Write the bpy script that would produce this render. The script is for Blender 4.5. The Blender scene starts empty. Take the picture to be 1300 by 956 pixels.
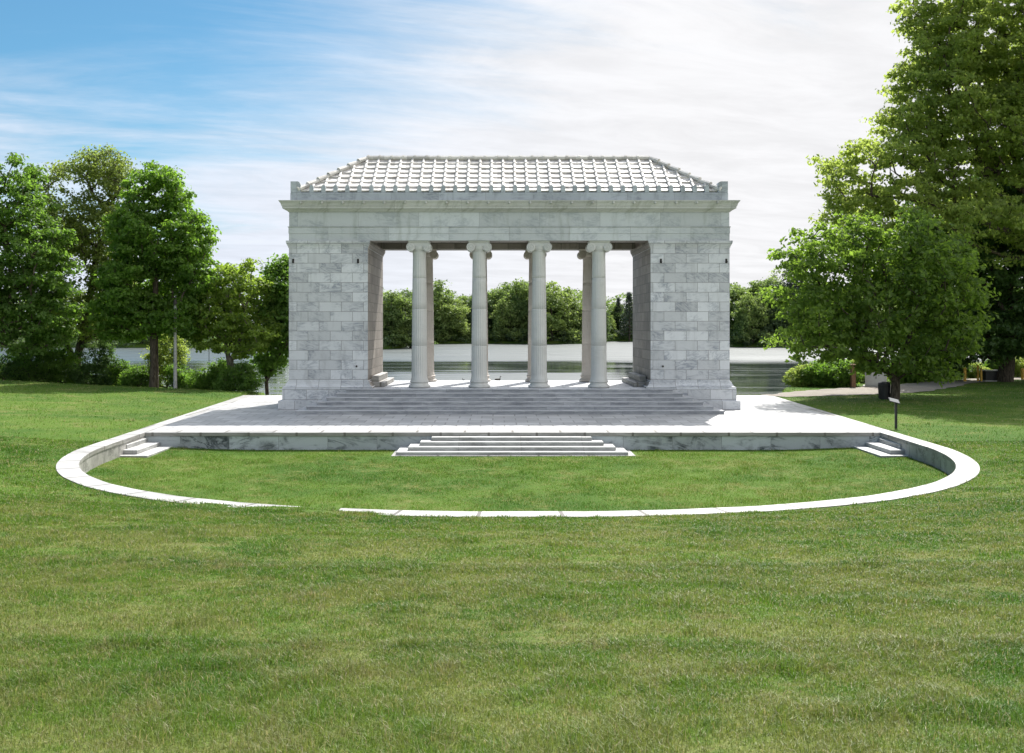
import bpy, math, random
import numpy as np
from mathutils import Vector, Matrix

R = math.radians
scene = bpy.context.scene
COL = scene.collection
rng = np.random.default_rng(7)
random.seed(7)

# ------------------------------------------------------------------ camera
F, CX, CY = 1250.0, 631.0, 413.0          # focal length and vanishing point measured on the 1300 px photograph
EYE = Vector((-0.62, -50.0, 4.94))
ZT = 0.70                                  # terrace level (orchestra lawn is 0)
ZF = 1.75                                  # temple floor
ZW = -0.5                                  # lake
cam = bpy.data.cameras.new("camera")
camo = bpy.data.objects.new("camera", cam)
COL.objects.link(camo)
camo.location = EYE
camo.rotation_euler = (R(90), 0, 0)
cam.sensor_width = 36
cam.lens = F / 1300 * 36
cam.shift_x = (650 - CX) / 1300
cam.shift_y = -(478 - CY) / 1300
cam.clip_end = 5000
scene.camera = camo


def at(px, d, z=None, py=None):
    """a photograph column at a distance in metres -> world point"""
    x = EYE.x + (px - CX) * d / F
    if z is None:
        z = EYE.z - (py - CY) * d / F
    return Vector((x, EYE.y + d, z))


# ------------------------------------------------------------------ light
SUN_EL, SUN_AZ = R(51), R(21.5)            # azimuth from +Y towards +X
sd = Vector((math.sin(SUN_AZ) * math.cos(SUN_EL), math.cos(SUN_AZ) * math.cos(SUN_EL), math.sin(SUN_EL)))
sun = bpy.data.lights.new("sun", 'SUN')
sun.energy = 4.5
sun.angle = R(0.55)
sun.color = (1.0, 0.965, 0.905)
suno = bpy.data.objects.new("sun", sun)
COL.objects.link(suno)
suno.rotation_euler = sd.to_track_quat('Z', 'Y').to_euler()
suno.location = (20, 40, 60)


# ------------------------------------------------------------------ node helper
class NT:
    def __init__(self, tree):
        self.t = tree
        self.n = tree.nodes
        self.l = tree.links

    def new(self, typ, **kw):
        nd = self.n.new(typ)
        for k, v in kw.items():
            setattr(nd, k, v)
        return nd

    def put(self, sock, v):
        if isinstance(v, bpy.types.NodeSocket):
            self.l.new(v, sock)
        elif isinstance(v, (tuple, list)) and len(v) == 3 and sock.type == 'RGBA':
            sock.default_value = (*v, 1)
        else:
            sock.default_value = v

    def math(self, op, a, b=0.0, c=0.0, clamp=False):
        nd = self.new('ShaderNodeMath', operation=op, use_clamp=clamp)
        for s, v in zip(nd.inputs, (a, b, c)):
            self.put(s, v)
        return nd.outputs[0]

    def vmath(self, op, a, b=(0, 0, 0), scale=None):
        nd = self.new('ShaderNodeVectorMath', operation=op)
        self.put(nd.inputs[0], a)
        self.put(nd.inputs[1], b)
        if scale is not None:
            self.put(nd.inputs['Scale'], scale)
        return nd.outputs[0]

    def noise(self, vec, scale, detail=4.0, rough=0.55, dist=0.0, color=False):
        nd = self.new('ShaderNodeTexNoise')
        self.put(nd.inputs['Vector'], vec)
        self.put(nd.inputs['Scale'], scale)
        self.put(nd.inputs['Detail'], detail)
        self.put(nd.inputs['Roughness'], rough)
        self.put(nd.inputs['Distortion'], dist)
        return nd.outputs['Color' if color else 'Fac']

    def ramp(self, fac, lo, hi, a=0.0, b=1.0, smooth=True):
        nd = self.new('ShaderNodeMapRange', interpolation_type='SMOOTHSTEP' if smooth else 'LINEAR')
        for s, v in zip(nd.inputs, (fac, lo, hi, a, b)):
            self.put(s, v)
        return nd.outputs[0]

    def mix(self, fac, a, b, mode='MIX'):
        nd = self.new('ShaderNodeMix', data_type='RGBA', blend_type=mode)
        self.put(nd.inputs[0], fac)
        self.put(nd.inputs[6], a)
        self.put(nd.inputs[7], b)
        return nd.outputs[2]

    def sep(self, v):
        nd = self.new('ShaderNodeSeparateXYZ')
        self.put(nd.inputs[0], v)
        return nd.outputs

    def comb(self, x, y, z):
        nd = self.new('ShaderNodeCombineXYZ')
        for s, v in zip(nd.inputs, (x, y, z)):
            self.put(s, v)
        return nd.outputs[0]

    def pos(self):
        return self.new('ShaderNodeNewGeometry').outputs['Position']

    def attr(self, name):
        return self.new('ShaderNodeAttribute', attribute_name=name).outputs['Fac']

    def bump(self, h, strength=0.3, dist=0.01):
        nd = self.new('ShaderNodeBump')
        self.put(nd.inputs['Height'], h)
        nd.inputs['Strength'].default_value = strength
        nd.inputs['Distance'].default_value = dist
        return nd.outputs[0]


def material(name):
    m = bpy.data.materials.new(name)
    m.use_nodes = True
    m.node_tree.nodes.clear()
    t = NT(m.node_tree)
    out = t.new('ShaderNodeOutputMaterial')
    return m, t, out


def principled(t, out, col, rough=0.6, normal=None, spec=0.5, metal=0.0):
    p = t.new('ShaderNodeBsdfPrincipled')
    t.put(p.inputs['Base Color'], col)
    t.put(p.inputs['Roughness'], rough)
    p.inputs['Specular IOR Level'].default_value = spec
    p.inputs['Metallic'].default_value = metal
    if normal is not None:
        t.l.new(normal, p.inputs['Normal'])
    t.l.new(p.outputs[0], out.inputs[0])
    return p


# ------------------------------------------------------------------ sky
world = bpy.data.worlds.new("World")
scene.world = world
world.use_nodes = True
world.node_tree.nodes.clear()
w = NT(world.node_tree)
wo = w.new('ShaderNodeOutputWorld')
bg = w.new('ShaderNodeBackground')
bg.inputs['Strength'].default_value = 0.094
sky = w.new('ShaderNodeTexSky', sky_type='NISHITA')
sky.sun_disc = False
sky.sun_elevation = SUN_EL
sky.sun_rotation = SUN_AZ
sky.altitude = 20
sky.air_density = 1.0
sky.dust_density = 0.6
sky.ozone_density = 2.0
dirv = w.new('ShaderNodeTexCoord').outputs['Generated']
dx, dy, dz = w.sep(dirv)
# cirrus sheet: project the direction onto a high plane so that the streaks foreshorten towards the horizon
hz = w.math('ADD', w.math('MAXIMUM', dz, 0.0), 0.10)
cu = w.math('DIVIDE', dx, hz)
cv = w.math('DIVIDE', dy, hz)
pv = w.comb(w.math('ADD', w.math('MULTIPLY', cu, 0.42), w.math('MULTIPLY', cv, 0.16)), w.math('SUBTRACT', w.math('MULTIPLY', cv, 0.9), w.math('MULTIPLY', cu, 0.30)), 0.0)
n1 = w.noise(pv, 1.15, 8.0, 0.62, 0.7)
n2 = w.noise(w.vmath('ADD', pv, (7.3, 2.1, 0.0)), 4.2, 6.0, 0.65, 0.4)
side = w.math('MULTIPLY', w.math('ADD', dx, 0.10), 1.5)
side = w.math('MINIMUM', w.math('MAXIMUM', side, -0.30), 0.36)
low = w.ramp(dz, 0.03, 0.27, 0.74, 0.0, smooth=False)
cov = w.math('ADD', w.math('ADD', w.math('MULTIPLY', n1, 1.15), w.math('MULTIPLY', n2, 0.26)), w.math('ADD', side, low))
mask = w.ramp(cov, 0.42, 1.06)
# thin cloud glows near the sun
dots = w.new('ShaderNodeVectorMath', operation='DOT_PRODUCT')
w.put(dots.inputs[0], dirv)
dots.inputs[1].default_value = sd
glow = w.ramp(dots.outputs['Value'], 0.845, 0.995, 0.0, 4.5)
lum = w.math('ADD', w.ramp(n2, 0.3, 0.7, 5.6, 6.35), w.math('MULTIPLY', glow, 6.0))
lum = w.math('ADD', lum, w.ramp(dy, 0.15, -0.35, 0.0, 3.6))  # extra cloud brightness behind the camera, added as fill light for the facade
cloud = w.mix(w.ramp(dx, -0.4, 0.2), (0.86, 0.93, 1.06), (1.0, 1.0, 1.02))
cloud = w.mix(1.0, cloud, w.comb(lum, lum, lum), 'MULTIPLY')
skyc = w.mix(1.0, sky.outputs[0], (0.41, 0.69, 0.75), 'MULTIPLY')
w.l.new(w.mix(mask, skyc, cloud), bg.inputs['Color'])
w.l.new(bg.outputs[0], wo.inputs[0])

scene.view_settings.view_transform = 'Standard'
scene.view_settings.look = 'None'
scene.view_settings.exposure = 0.72
scene.view_settings.gamma = 1.0
scene.view_settings.use_curve_mapping = False
scene.cycles.max_bounces = 8
scene.cycles.diffuse_bounces = 4
scene.cycles.transmission_bounces = 5
scene.cycles.transparent_max_bounces = 6
scene.cycles.use_denoising = True


# ------------------------------------------------------------------ materials
def marble(name, base, vein, bw, bh, row_off=0.5, vein_amt=0.6, vary=0.25, stain=(0.20, 0.21, 0.20), stain_amt=0.3,
           rough=0.55, mortar=0.008, uvoff=(0, 0), streak=True, joint=0.55, vscale=1.3, upright=0.0):
    """cut marble laid in slabs: a brick layout in metres, veins that differ from slab to slab, weathering"""
    m, t, out = material(name)
    uv = t.new('ShaderNodeUVMap').outputs[0]
    uvo = t.vmath('ADD', uv, (uvoff[0] + 100 * bw, uvoff[1] + 100 * bh, 0))
    b = t.new('ShaderNodeTexBrick', offset=row_off, squash=1.0)
    t.put(b.inputs['Vector'], uvo)
    b.inputs['Color1'].default_value = (0, 0, 0, 1)
    b.inputs['Color2'].default_value = (1, 1, 1, 1)
    b.inputs['Mortar'].default_value = (0.5, 0.5, 0.5, 1)
    b.inputs['Scale'].default_value = 1.0
    b.inputs['Mortar Size'].default_value = mortar
    b.inputs['Mortar Smooth'].default_value = 0.2
    b.inputs['Bias'].default_value = 0.0
    b.inputs['Brick Width'].default_value = bw
    b.inputs['Row Height'].default_value = bh
    rnd = t.sep(b.outputs['Color'])[0]
    p = t.pos()
    q = t.vmath('ADD', p, t.comb(t.math('MULTIPLY', rnd, 61.0), t.math('MULTIPLY', rnd, 23.0), t.math('MULTIPLY', rnd, -37.0)))
    px, py, pz = t.sep(q)
    ang = t.math('MULTIPLY', t.math('SUBTRACT', rnd, 0.5), 3.0)
    u = t.math('ADD', px, t.math('MULTIPLY', py, 0.8))
    rot = t.comb(t.math('ADD', t.math('MULTIPLY', u, 0.45), t.math('MULTIPLY', pz, ang)), py, t.math('SUBTRACT', t.math('MULTIPLY', pz, 2.2), t.math('MULTIPLY', u, ang)))
    n = t.noise(rot, vscale, 7.0, 0.62, 1.3)
    v1 = t.ramp(t.math('ABSOLUTE', t.math('SUBTRACT', n, 0.5)), 0.0, 0.075, 1.0, 0.0)
    cl = t.noise(q, 0.9, 5.0, 0.6, 0.6)
    veins = t.math('MULTIPLY', v1, t.ramp(cl, 0.38, 0.62))
    veins = t.math('ADD', t.math('MULTIPLY', veins, 0.75), t.ramp(cl, 0.45, 0.75, 0.0, 0.45))
    col = t.mix(t.math('MULTIPLY', veins, vein_amt, clamp=True), base, vein)
    br = t.ramp(rnd, 0.0, 1.0, 1.0 - vary, 1.0 + vary * 0.45, smooth=False)
    col = t.mix(1.0, col, t.comb(br, br, t.math('MULTIPLY', br, 1.0)), 'MULTIPLY')
    # weathering
    wx, wy, wz = t.sep(p)
    sv = t.comb(t.math('MULTIPLY', t.math('ADD', wx, wy), 2.2 if streak else 0.8), t.math('MULTIPLY', wy, 0.8), t.math('MULTIPLY', wz, 0.35 if streak else 0.8))
    st = t.ramp(t.noise(sv, 1.0, 7.0, 0.68), 0.50, 0.72)
    fine = t.noise(p, 22.0, 5.0, 0.7)
    st = t.math('MULTIPLY', st, t.ramp(fine, 0.3, 0.65, 0.45, 1.0))
    col = t.mix(t.math('MULTIPLY', st, stain_amt), col, stain)
    col = t.mix(t.ramp(fine, 0.25, 0.8, 0.12, 0.0), col, (0.10, 0.10, 0.10))
    col = t.mix(t.math('MULTIPLY', b.outputs['Fac'], joint), col, (0.11, 0.10, 0.09))
    if upright:  # upright faces darkened: grime, plus the shade of risers painted into the colour
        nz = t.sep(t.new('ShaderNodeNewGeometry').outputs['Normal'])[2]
        grime_shade = t.ramp(t.noise(t.comb(t.math('MULTIPLY', wx, 1.1), t.math('MULTIPLY', wy, 1.1), t.math('MULTIPLY', wz, 9.0)), 1.0, 6.0, 0.7), 0.34, 0.62, 0.35, 1.0)
        col = t.mix(t.math('MULTIPLY', t.math('MULTIPLY', t.ramp(nz, 0.2, 0.8, 1.0, 0.0), grime_shade), upright), col, stain)
    h = t.math('ADD', t.math('MULTIPLY', b.outputs['Fac'], -1.0), t.math('MULTIPLY', fine, 0.25))
    principled(t, out, col, rough, t.bump(h, 0.5, 0.008), 0.35)
    return m


M = {}
M['ashlar'] = marble('marble_ashlar', (0.62, 0.63, 0.645), (0.25, 0.27, 0.31), 1.13, 0.492, vein_amt=0.78, vary=0.19, vscale=1.6, stain=(0.20, 0.20, 0.20), stain_amt=0.42, mortar=0.011, joint=0.75, uvoff=(0.05, -1.75 + 0.05))
M['ashlar_in'] = marble('marble_stain_bounce', (0.30, 0.27, 0.24), (0.13, 0.11, 0.095), 1.0, 0.492, vary=0.3, stain=(0.13, 0.10, 0.075), stain_amt=0.6, mortar=0.02, joint=0.8, uvoff=(0.0, -1.75 + 0.05))  # stain and warm bounced light both mixed into this colour
M['entab'] = marble('marble_entablature', (0.56, 0.585, 0.59), (0.27, 0.30, 0.33), 3.07, 0.72, vein_amt=0.55, vary=0.16, stain=(0.24, 0.26, 0.22), stain_amt=0.55, uvoff=(1.53, -9.24))
M['cornice'] = marble('marble_cornice', (0.55, 0.55, 0.52), (0.33, 0.34, 0.31), 3.4, 2.0, vein_amt=0.4, vary=0.15, stain=(0.21, 0.215, 0.155), stain_amt=0.75, uvoff=(0.7, -10.2))
M['column'] = marble('marble_column', (0.60, 0.60, 0.575), (0.42, 0.42, 0.41), 400.0, 400.0, vein_amt=0.25, vary=0.0, stain=(0.36, 0.34, 0.30), stain_amt=0.35, mortar=0.0)
M['column_warm'] = marble('marble_column_warm', (0.56, 0.515, 0.465), (0.38, 0.33, 0.28), 400.0, 400.0, vein_amt=0.3, vary=0.0, stain=(0.27, 0.21, 0.16), stain_amt=0.45, mortar=0.0)  # rear columns: warm bounce off the sunlit floor put into the stained colour
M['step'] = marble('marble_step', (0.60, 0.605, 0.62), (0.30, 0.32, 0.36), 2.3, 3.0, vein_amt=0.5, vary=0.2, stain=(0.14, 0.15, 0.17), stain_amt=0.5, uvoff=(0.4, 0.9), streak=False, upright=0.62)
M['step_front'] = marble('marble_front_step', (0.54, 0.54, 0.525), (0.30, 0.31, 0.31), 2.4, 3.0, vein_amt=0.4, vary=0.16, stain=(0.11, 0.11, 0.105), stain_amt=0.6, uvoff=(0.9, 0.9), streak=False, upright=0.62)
M['paving'] = marble('marble_paving', (0.50, 0.495, 0.49), (0.33, 0.34, 0.355), 1.02, 0.98, row_off=0.5, vein_amt=0.4, vary=0.22, stain=(0.26, 0.26, 0.25), stain_amt=0.6, mortar=0.03, streak=False, uvoff=(0.3, 0.2))
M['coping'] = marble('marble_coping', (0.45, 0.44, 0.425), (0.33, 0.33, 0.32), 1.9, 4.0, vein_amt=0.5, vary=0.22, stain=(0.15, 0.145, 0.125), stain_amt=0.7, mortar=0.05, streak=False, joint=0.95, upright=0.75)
M['retain'] = marble('marble_retaining', (0.46, 0.50, 0.52), (0.035, 0.05, 0.055), 1.95, 3.0, vein_amt=0.9, vary=0.24, stain=(0.06, 0.07, 0.065), stain_amt=0.7, uvoff=(0.5, 1.0), vscale=0.75, streak=False)
M['arcwall'] = marble('marble_arc_wall', (0.40, 0.39, 0.365), (0.09, 0.09, 0.08), 1.5, 3.0, vein_amt=0.7, vary=0.2, stain=(0.07, 0.07, 0.065), stain_amt=0.9, uvoff=(0.5, 1.0))
M['rooftile'] = marble('marble_roof_tile', (0.66, 0.63, 0.595), (0.42, 0.39, 0.36), 0.61, 0.63, row_off=0.0, vein_amt=0.4, vary=0.34, stain=(0.30, 0.24, 0.19), stain_amt=0.5, mortar=0.0, streak=False)
M['block'] = marble('marble_blocking', (0.42, 0.455, 0.485), (0.20, 0.22, 0.25), 2.4, 3.0, vein_amt=0.7, vary=0.15, stain=(0.11, 0.12, 0.125), stain_amt=0.6, uvoff=(0, -10))


def simple(name, col, rough=0.6, var=0.25, scale=6.0, metal=0.0, spec=0.4):
    m, t, out = material(name)
    n = t.noise(t.pos(), scale, 5.0, 0.6)
    c = t.mix(t.ramp(n, 0.3, 0.7), tuple(c * (1 - var) for c in col), tuple(min(1, c * (1 + var)) for c in col))
    principled(t, out, c, rough, t.bump(n, 0.25, 0.01), spec, metal)
    return m


M['iron'] = simple('rusted_iron', (0.035, 0.030, 0.027), 0.7, 0.4)
M['pole'] = simple('weathered_pole', (0.34, 0.335, 0.32), 0.8, 0.22, 9)
M['darkmetal'] = simple('dark_painted_metal', (0.018, 0.019, 0.021), 0.45, 0.3)
M['cabinet'] = simple('pale_cabinet_paint', (0.50, 0.50, 0.48), 0.5, 0.12, 2)
M['yellow'] = simple('yellow_paint', (0.62, 0.36, 0.05), 0.55, 0.2, 5)
M['wood'] = simple('brown_timber', (0.16, 0.09, 0.05), 0.85, 0.35, 7)
M['signface'] = simple('sign_panel', (0.15, 0.155, 0.16), 0.4, 0.2, 12)
M['feather'] = simple('dark_feathers', (0.055, 0.048, 0.04), 0.8, 0.4, 14)
M['beak'] = simple('beak', (0.05, 0.045, 0.02), 0.5, 0.2)


def bark(name, a, b):
    m, t, out = material(name)
    p = t.pos()
    x, y, z = t.sep(p)
    n = t.noise(t.comb(t.math('MULTIPLY', x, 9.0), t.math('MULTIPLY', y, 9.0), t.math('MULTIPLY', z, 1.6)), 1.6, 6.0, 0.65, 0.6)
    col = t.mix(t.ramp(n, 0.35, 0.66), a, b)
    principled(t, out, col, 0.9, t.bump(n, 0.8, 0.05), 0.2)
    return m


M['bark'] = bark('tree_bark', (0.035, 0.027, 0.020), (0.13, 0.105, 0.08))
M['bark_grey'] = bark('grey_tree_bark', (0.06, 0.052, 0.042), (0.22, 0.19, 0.155))


def leaf(name, dark, light, trans, tw=0.42):
    m, t, out = material(name)
    tint = t.attr('tint')
    col = t.mix(tint, dark, light)
    tcol = t.mix(tint, tuple(c * 0.75 for c in trans), trans)
    d = t.new('ShaderNodeBsdfPrincipled')
    t.put(d.inputs['Base Color'], col)
    d.inputs['Roughness'].default_value = 0.55
    d.inputs['Specular IOR Level'].default_value = 0.3
    tr = t.new('ShaderNodeBsdfTranslucent')
    t.put(tr.inputs['Color'], tcol)
    mx = t.new('ShaderNodeMixShader')
    mx.inputs[0].default_value = tw
    t.l.new(d.outputs[0], mx.inputs[1])
    t.l.new(tr.outputs[0], mx.inputs[2])
    t.l.new(mx.outputs[0], out.inputs[0])
    return m


M['leaf_mid'] = leaf('leaf_mid_green', (0.044, 0.09, 0.02), (0.128, 0.2, 0.046), (0.29, 0.52, 0.06), 0.5)
M['leaf_dark'] = leaf('leaf_dark_green', (0.03, 0.064, 0.02), (0.08, 0.136, 0.04), (0.17, 0.32, 0.05), 0.46)
M['leaf_bright'] = leaf('leaf_bright_green', (0.046, 0.096, 0.018), (0.13, 0.21, 0.04), (0.3, 0.54, 0.05), 0.5)
M['leaf_olive'] = leaf('leaf_olive', (0.072, 0.1, 0.028), (0.16, 0.2, 0.058), (0.38, 0.5, 0.09), 0.52)
M['leaf_lime'] = leaf('leaf_yellow_green', (0.1, 0.14, 0.034), (0.205, 0.255, 0.068), (0.56, 0.7, 0.13), 0.55)
M['leaf_spread'] = leaf('leaf_spreading_tree', (0.042, 0.08, 0.018), (0.14, 0.2, 0.044), (0.34, 0.54, 0.06), 0.5)
M['leaf_young'] = leaf('leaf_young_tree', (0.066, 0.110, 0.022), (0.165, 0.220, 0.046), (0.44, 0.62, 0.075), 0.53)
M['leaf_far'] = leaf('leaf_far_green', (0.095, 0.142, 0.05), (0.175, 0.236, 0.082), (0.33, 0.47, 0.1), 0.45)  # far foliage colours lightened to stand in for haze
M['leaf_far_pale'] = leaf('leaf_far_pale', (0.125, 0.178, 0.056), (0.225, 0.29, 0.096), (0.41, 0.55, 0.12), 0.45)
M['leaf_far_dark'] = leaf('leaf_far_dark', (0.066, 0.106, 0.05), (0.122, 0.172, 0.08), (0.22, 0.33, 0.095), 0.42)
M['leaf_conifer'] = leaf('needles_blue_green', (0.048, 0.068, 0.052), (0.088, 0.112, 0.082), (0.12, 0.16, 0.1), 0.3)


def lawn_colors(t, fresh, lush, dry, brown):
    """patches of dry and lush turf by place on the ground"""
    p = t.pos()
    x, y, z = t.sep(p)
    g = t.comb(x, y, 0.0)
    a = t.noise(g, 0.42, 6.0, 0.66, 0.5)
    b = t.noise(t.vmath('ADD', g, (31.0, 7.0, 0)), 1.25, 6.0, 0.68, 0.3)
    c = t.noise(t.vmath('ADD', g, (3.0, 57.0, 0)), 0.17, 4.0, 0.6)
    near = t.ramp(y, -38.0, -20.0, 0.06, 0.0)       # the mown bank is drier than the basin
    f = t.noise(t.vmath('ADD', g, (11.0, 3.0, 0)), 4.5, 6.0, 0.72, 0.2)
    dryness = t.math('ADD', t.math('ADD', t.math('MULTIPLY', a, 0.42), t.math('MULTIPLY', b, 0.26)), t.math('ADD', t.math('MULTIPLY', f, 0.32), near))
    col = t.mix(t.ramp(c, 0.4, 0.62), fresh, lush)
    col = t.mix(t.ramp(dryness, 0.49, 0.61, 0.0, 0.95), col, dry)
    col = t.mix(t.ramp(t.math('ADD', t.math('ADD', t.math('MULTIPLY', b, 0.5), t.math('MULTIPLY', f, 0.5)), near), 0.58, 0.72, 0.0, 0.75), col, brown)
    return col


m, t, out = material('turf_ground')
c = lawn_colors(t, (0.098, 0.172, 0.022), (0.058, 0.128, 0.016), (0.180, 0.200, 0.060), (0.205, 0.175, 0.095))
fn = t.noise(t.pos(), 38.0, 4.0, 0.7)
c = t.mix(t.ramp(fn, 0.3, 0.7, 0.55, 0.0), c, (0.030, 0.045, 0.012))
principled(t, out, c, 0.9, t.bump(fn, 0.7, 0.03), 0.1)
M['turf'] = m

m, t, out = material('grass_blades')
c = lawn_colors(t, (0.118, 0.210, 0.022), (0.066, 0.155, 0.016), (0.215, 0.245, 0.070), (0.250, 0.215, 0.115))
tint = t.attr('tint')
c = t.mix(t.ramp(tint, 0.0, 1.0, 0.0, 0.56, smooth=False), c, (0.032, 0.075, 0.012))
c = t.mix(t.ramp(tint, 0.84, 0.95), c, (0.33, 0.28, 0.17))
d = t.new('ShaderNodeBsdfPrincipled')
t.put(d.inputs['Base Color'], c)
d.inputs['Roughness'].default_value = 0.5
d.inputs['Specular IOR Level'].default_value = 0.25
tr = t.new('ShaderNodeBsdfTranslucent')
t.put(tr.inputs['Color'], t.mix(1.0, c, (1.25, 1.3, 0.8), 'MULTIPLY'))
mx = t.new('ShaderNodeMixShader')
mx.inputs[0].default_value = 0.4
t.l.new(d.outputs[0], mx.inputs[1])
t.l.new(tr.outputs[0], mx.inputs[2])
t.l.new(mx.outputs[0], out.inputs[0])
M['grass'] = m

m, t, out = material('gravel_path')
n = t.noise(t.pos(), 26.0, 5.0, 0.7)
n2 = t.noise(t.pos(), 0.8, 4.0, 0.6)
c = t.mix(t.ramp(n, 0.3, 0.7), (0.22, 0.195, 0.165), (0.36, 0.325, 0.28))
c = t.mix(t.ramp(n2, 0.4, 0.7, 0.0, 0.5), c, (0.19, 0.17, 0.14))
principled(t, out, c, 0.95, t.bump(n, 0.6, 0.02), 0.2)
M['path'] = m

m, t, out = material('lake_water')
p = t.pos()
x, y, z = t.sep(p)
wob = t.math('MULTIPLY', t.math('SUBTRACT', t.noise(t.comb(t.math('MULTIPLY', x, 0.02), t.math('MULTIPLY', y, 0.06), 0.0), 1.0, 4.0, 0.6), 0.5), 34.0)
yy = t.math('ADD', y, wob)
band = t.math('MULTIPLY', t.ramp(yy, 58.0, 70.0), t.ramp(yy, 86.0, 112.0, 1.0, 0.0))
nearc = t.math('MULTIPLY', t.ramp(yy, 66.0, 76.0, 1.0, 0.0), t.ramp(t.math('ABSOLUTE', t.math('ADD', x, t.math('MULTIPLY', wob, 0.2))), 9.0, 15.0))
calm = t.math('MAXIMUM', band, nearc)
pat = t.ramp(t.noise(t.comb(t.math('MULTIPLY', x, 0.05), t.math('MULTIPLY', y, 0.22), 0.0), 1.0, 5.0, 0.65), 0.42, 0.60)
calm = t.math('MULTIPLY', calm, t.math('ADD', 0.82, t.math('MULTIPLY', pat, 0.18)))
wv = t.noise(t.comb(t.math('MULTIPLY', x, 1.0), t.math('MULTIPLY', y, 1.5), 0.0), 1.7, 4.0, 0.6, 0.5)
streak = t.ramp(t.noise(t.comb(t.math('MULTIPLY', x, 0.035), t.math('MULTIPLY', y, 0.55), 0.0), 1.0, 5.0, 0.7), 0.40, 0.60, 0.12, 1.0)
wb = t.new('ShaderNodeBump')
t.put(wb.inputs['Height'], wv)
t.put(wb.inputs['Strength'], t.math('MULTIPLY', streak, t.math('SUBTRACT', 0.22, t.math('MULTIPLY', calm, 0.212))))
wb.inputs['Distance'].default_value = 0.55
pr = principled(t, out, (0.040, 0.052, 0.050), 0.05, wb.outputs[0], 0.5)
t.put(pr.inputs['Roughness'], t.math('SUBTRACT', t.math('ADD', 0.32, t.math('MULTIPLY', streak, 0.20)), t.math('MULTIPLY', calm, 0.42), clamp=True))
pr.inputs['IOR'].default_value = 1.45
M['water'] = m


# ------------------------------------------------------------------ mesh helpers
def tag(o, label=None, cat=None, group=None, kind=None):
    if label:
        o['label'] = label
    if cat:
        o['category'] = cat
    if group:
        o['group'] = group
    if kind:
        o['kind'] = kind
    return o


def empty(name, loc=(0, 0, 0), label=None, cat=None, group=None):
    o = bpy.data.objects.new(name, None)
    COL.objects.link(o)
    o.location = loc
    o.empty_display_size = 0.3
    return tag(o, label, cat, group)


def box_uv(me):
    """metres on each face, by the face's main direction (u along x or y, v along z; x,y on level faces)"""
    nv, nl = len(me.vertices), len(me.loops)
    co = np.empty(nv * 3)
    me.vertices.foreach_get('co', co)
    co = co.reshape(-1, 3)
    vi = np.empty(nl, dtype=np.int32)
    me.loops.foreach_get('vertex_index', vi)
    npoly = len(me.polygons)
    nr = np.empty(npoly * 3)
    me.polygons.foreach_get('normal', nr)
    nr = np.abs(nr.reshape(-1, 3))
    tot = np.empty(npoly, dtype=np.int32)
    me.polygons.foreach_get('loop_total', tot)
    ln = np.repeat(nr, tot, axis=0)
    c = co[vi]
    up = ln[:, 2] > 0.72
    xf = (~up) & (ln[:, 0] > ln[:, 1])
    u = np.where(xf, c[:, 1], c[:, 0])
    v = np.where(up, c[:, 1], c[:, 2])
    lay = me.uv_layers.new(name='UVMap')
    lay.data.foreach_set('uv', np.stack([u, v], 1).ravel().astype(np.float32))


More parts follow.
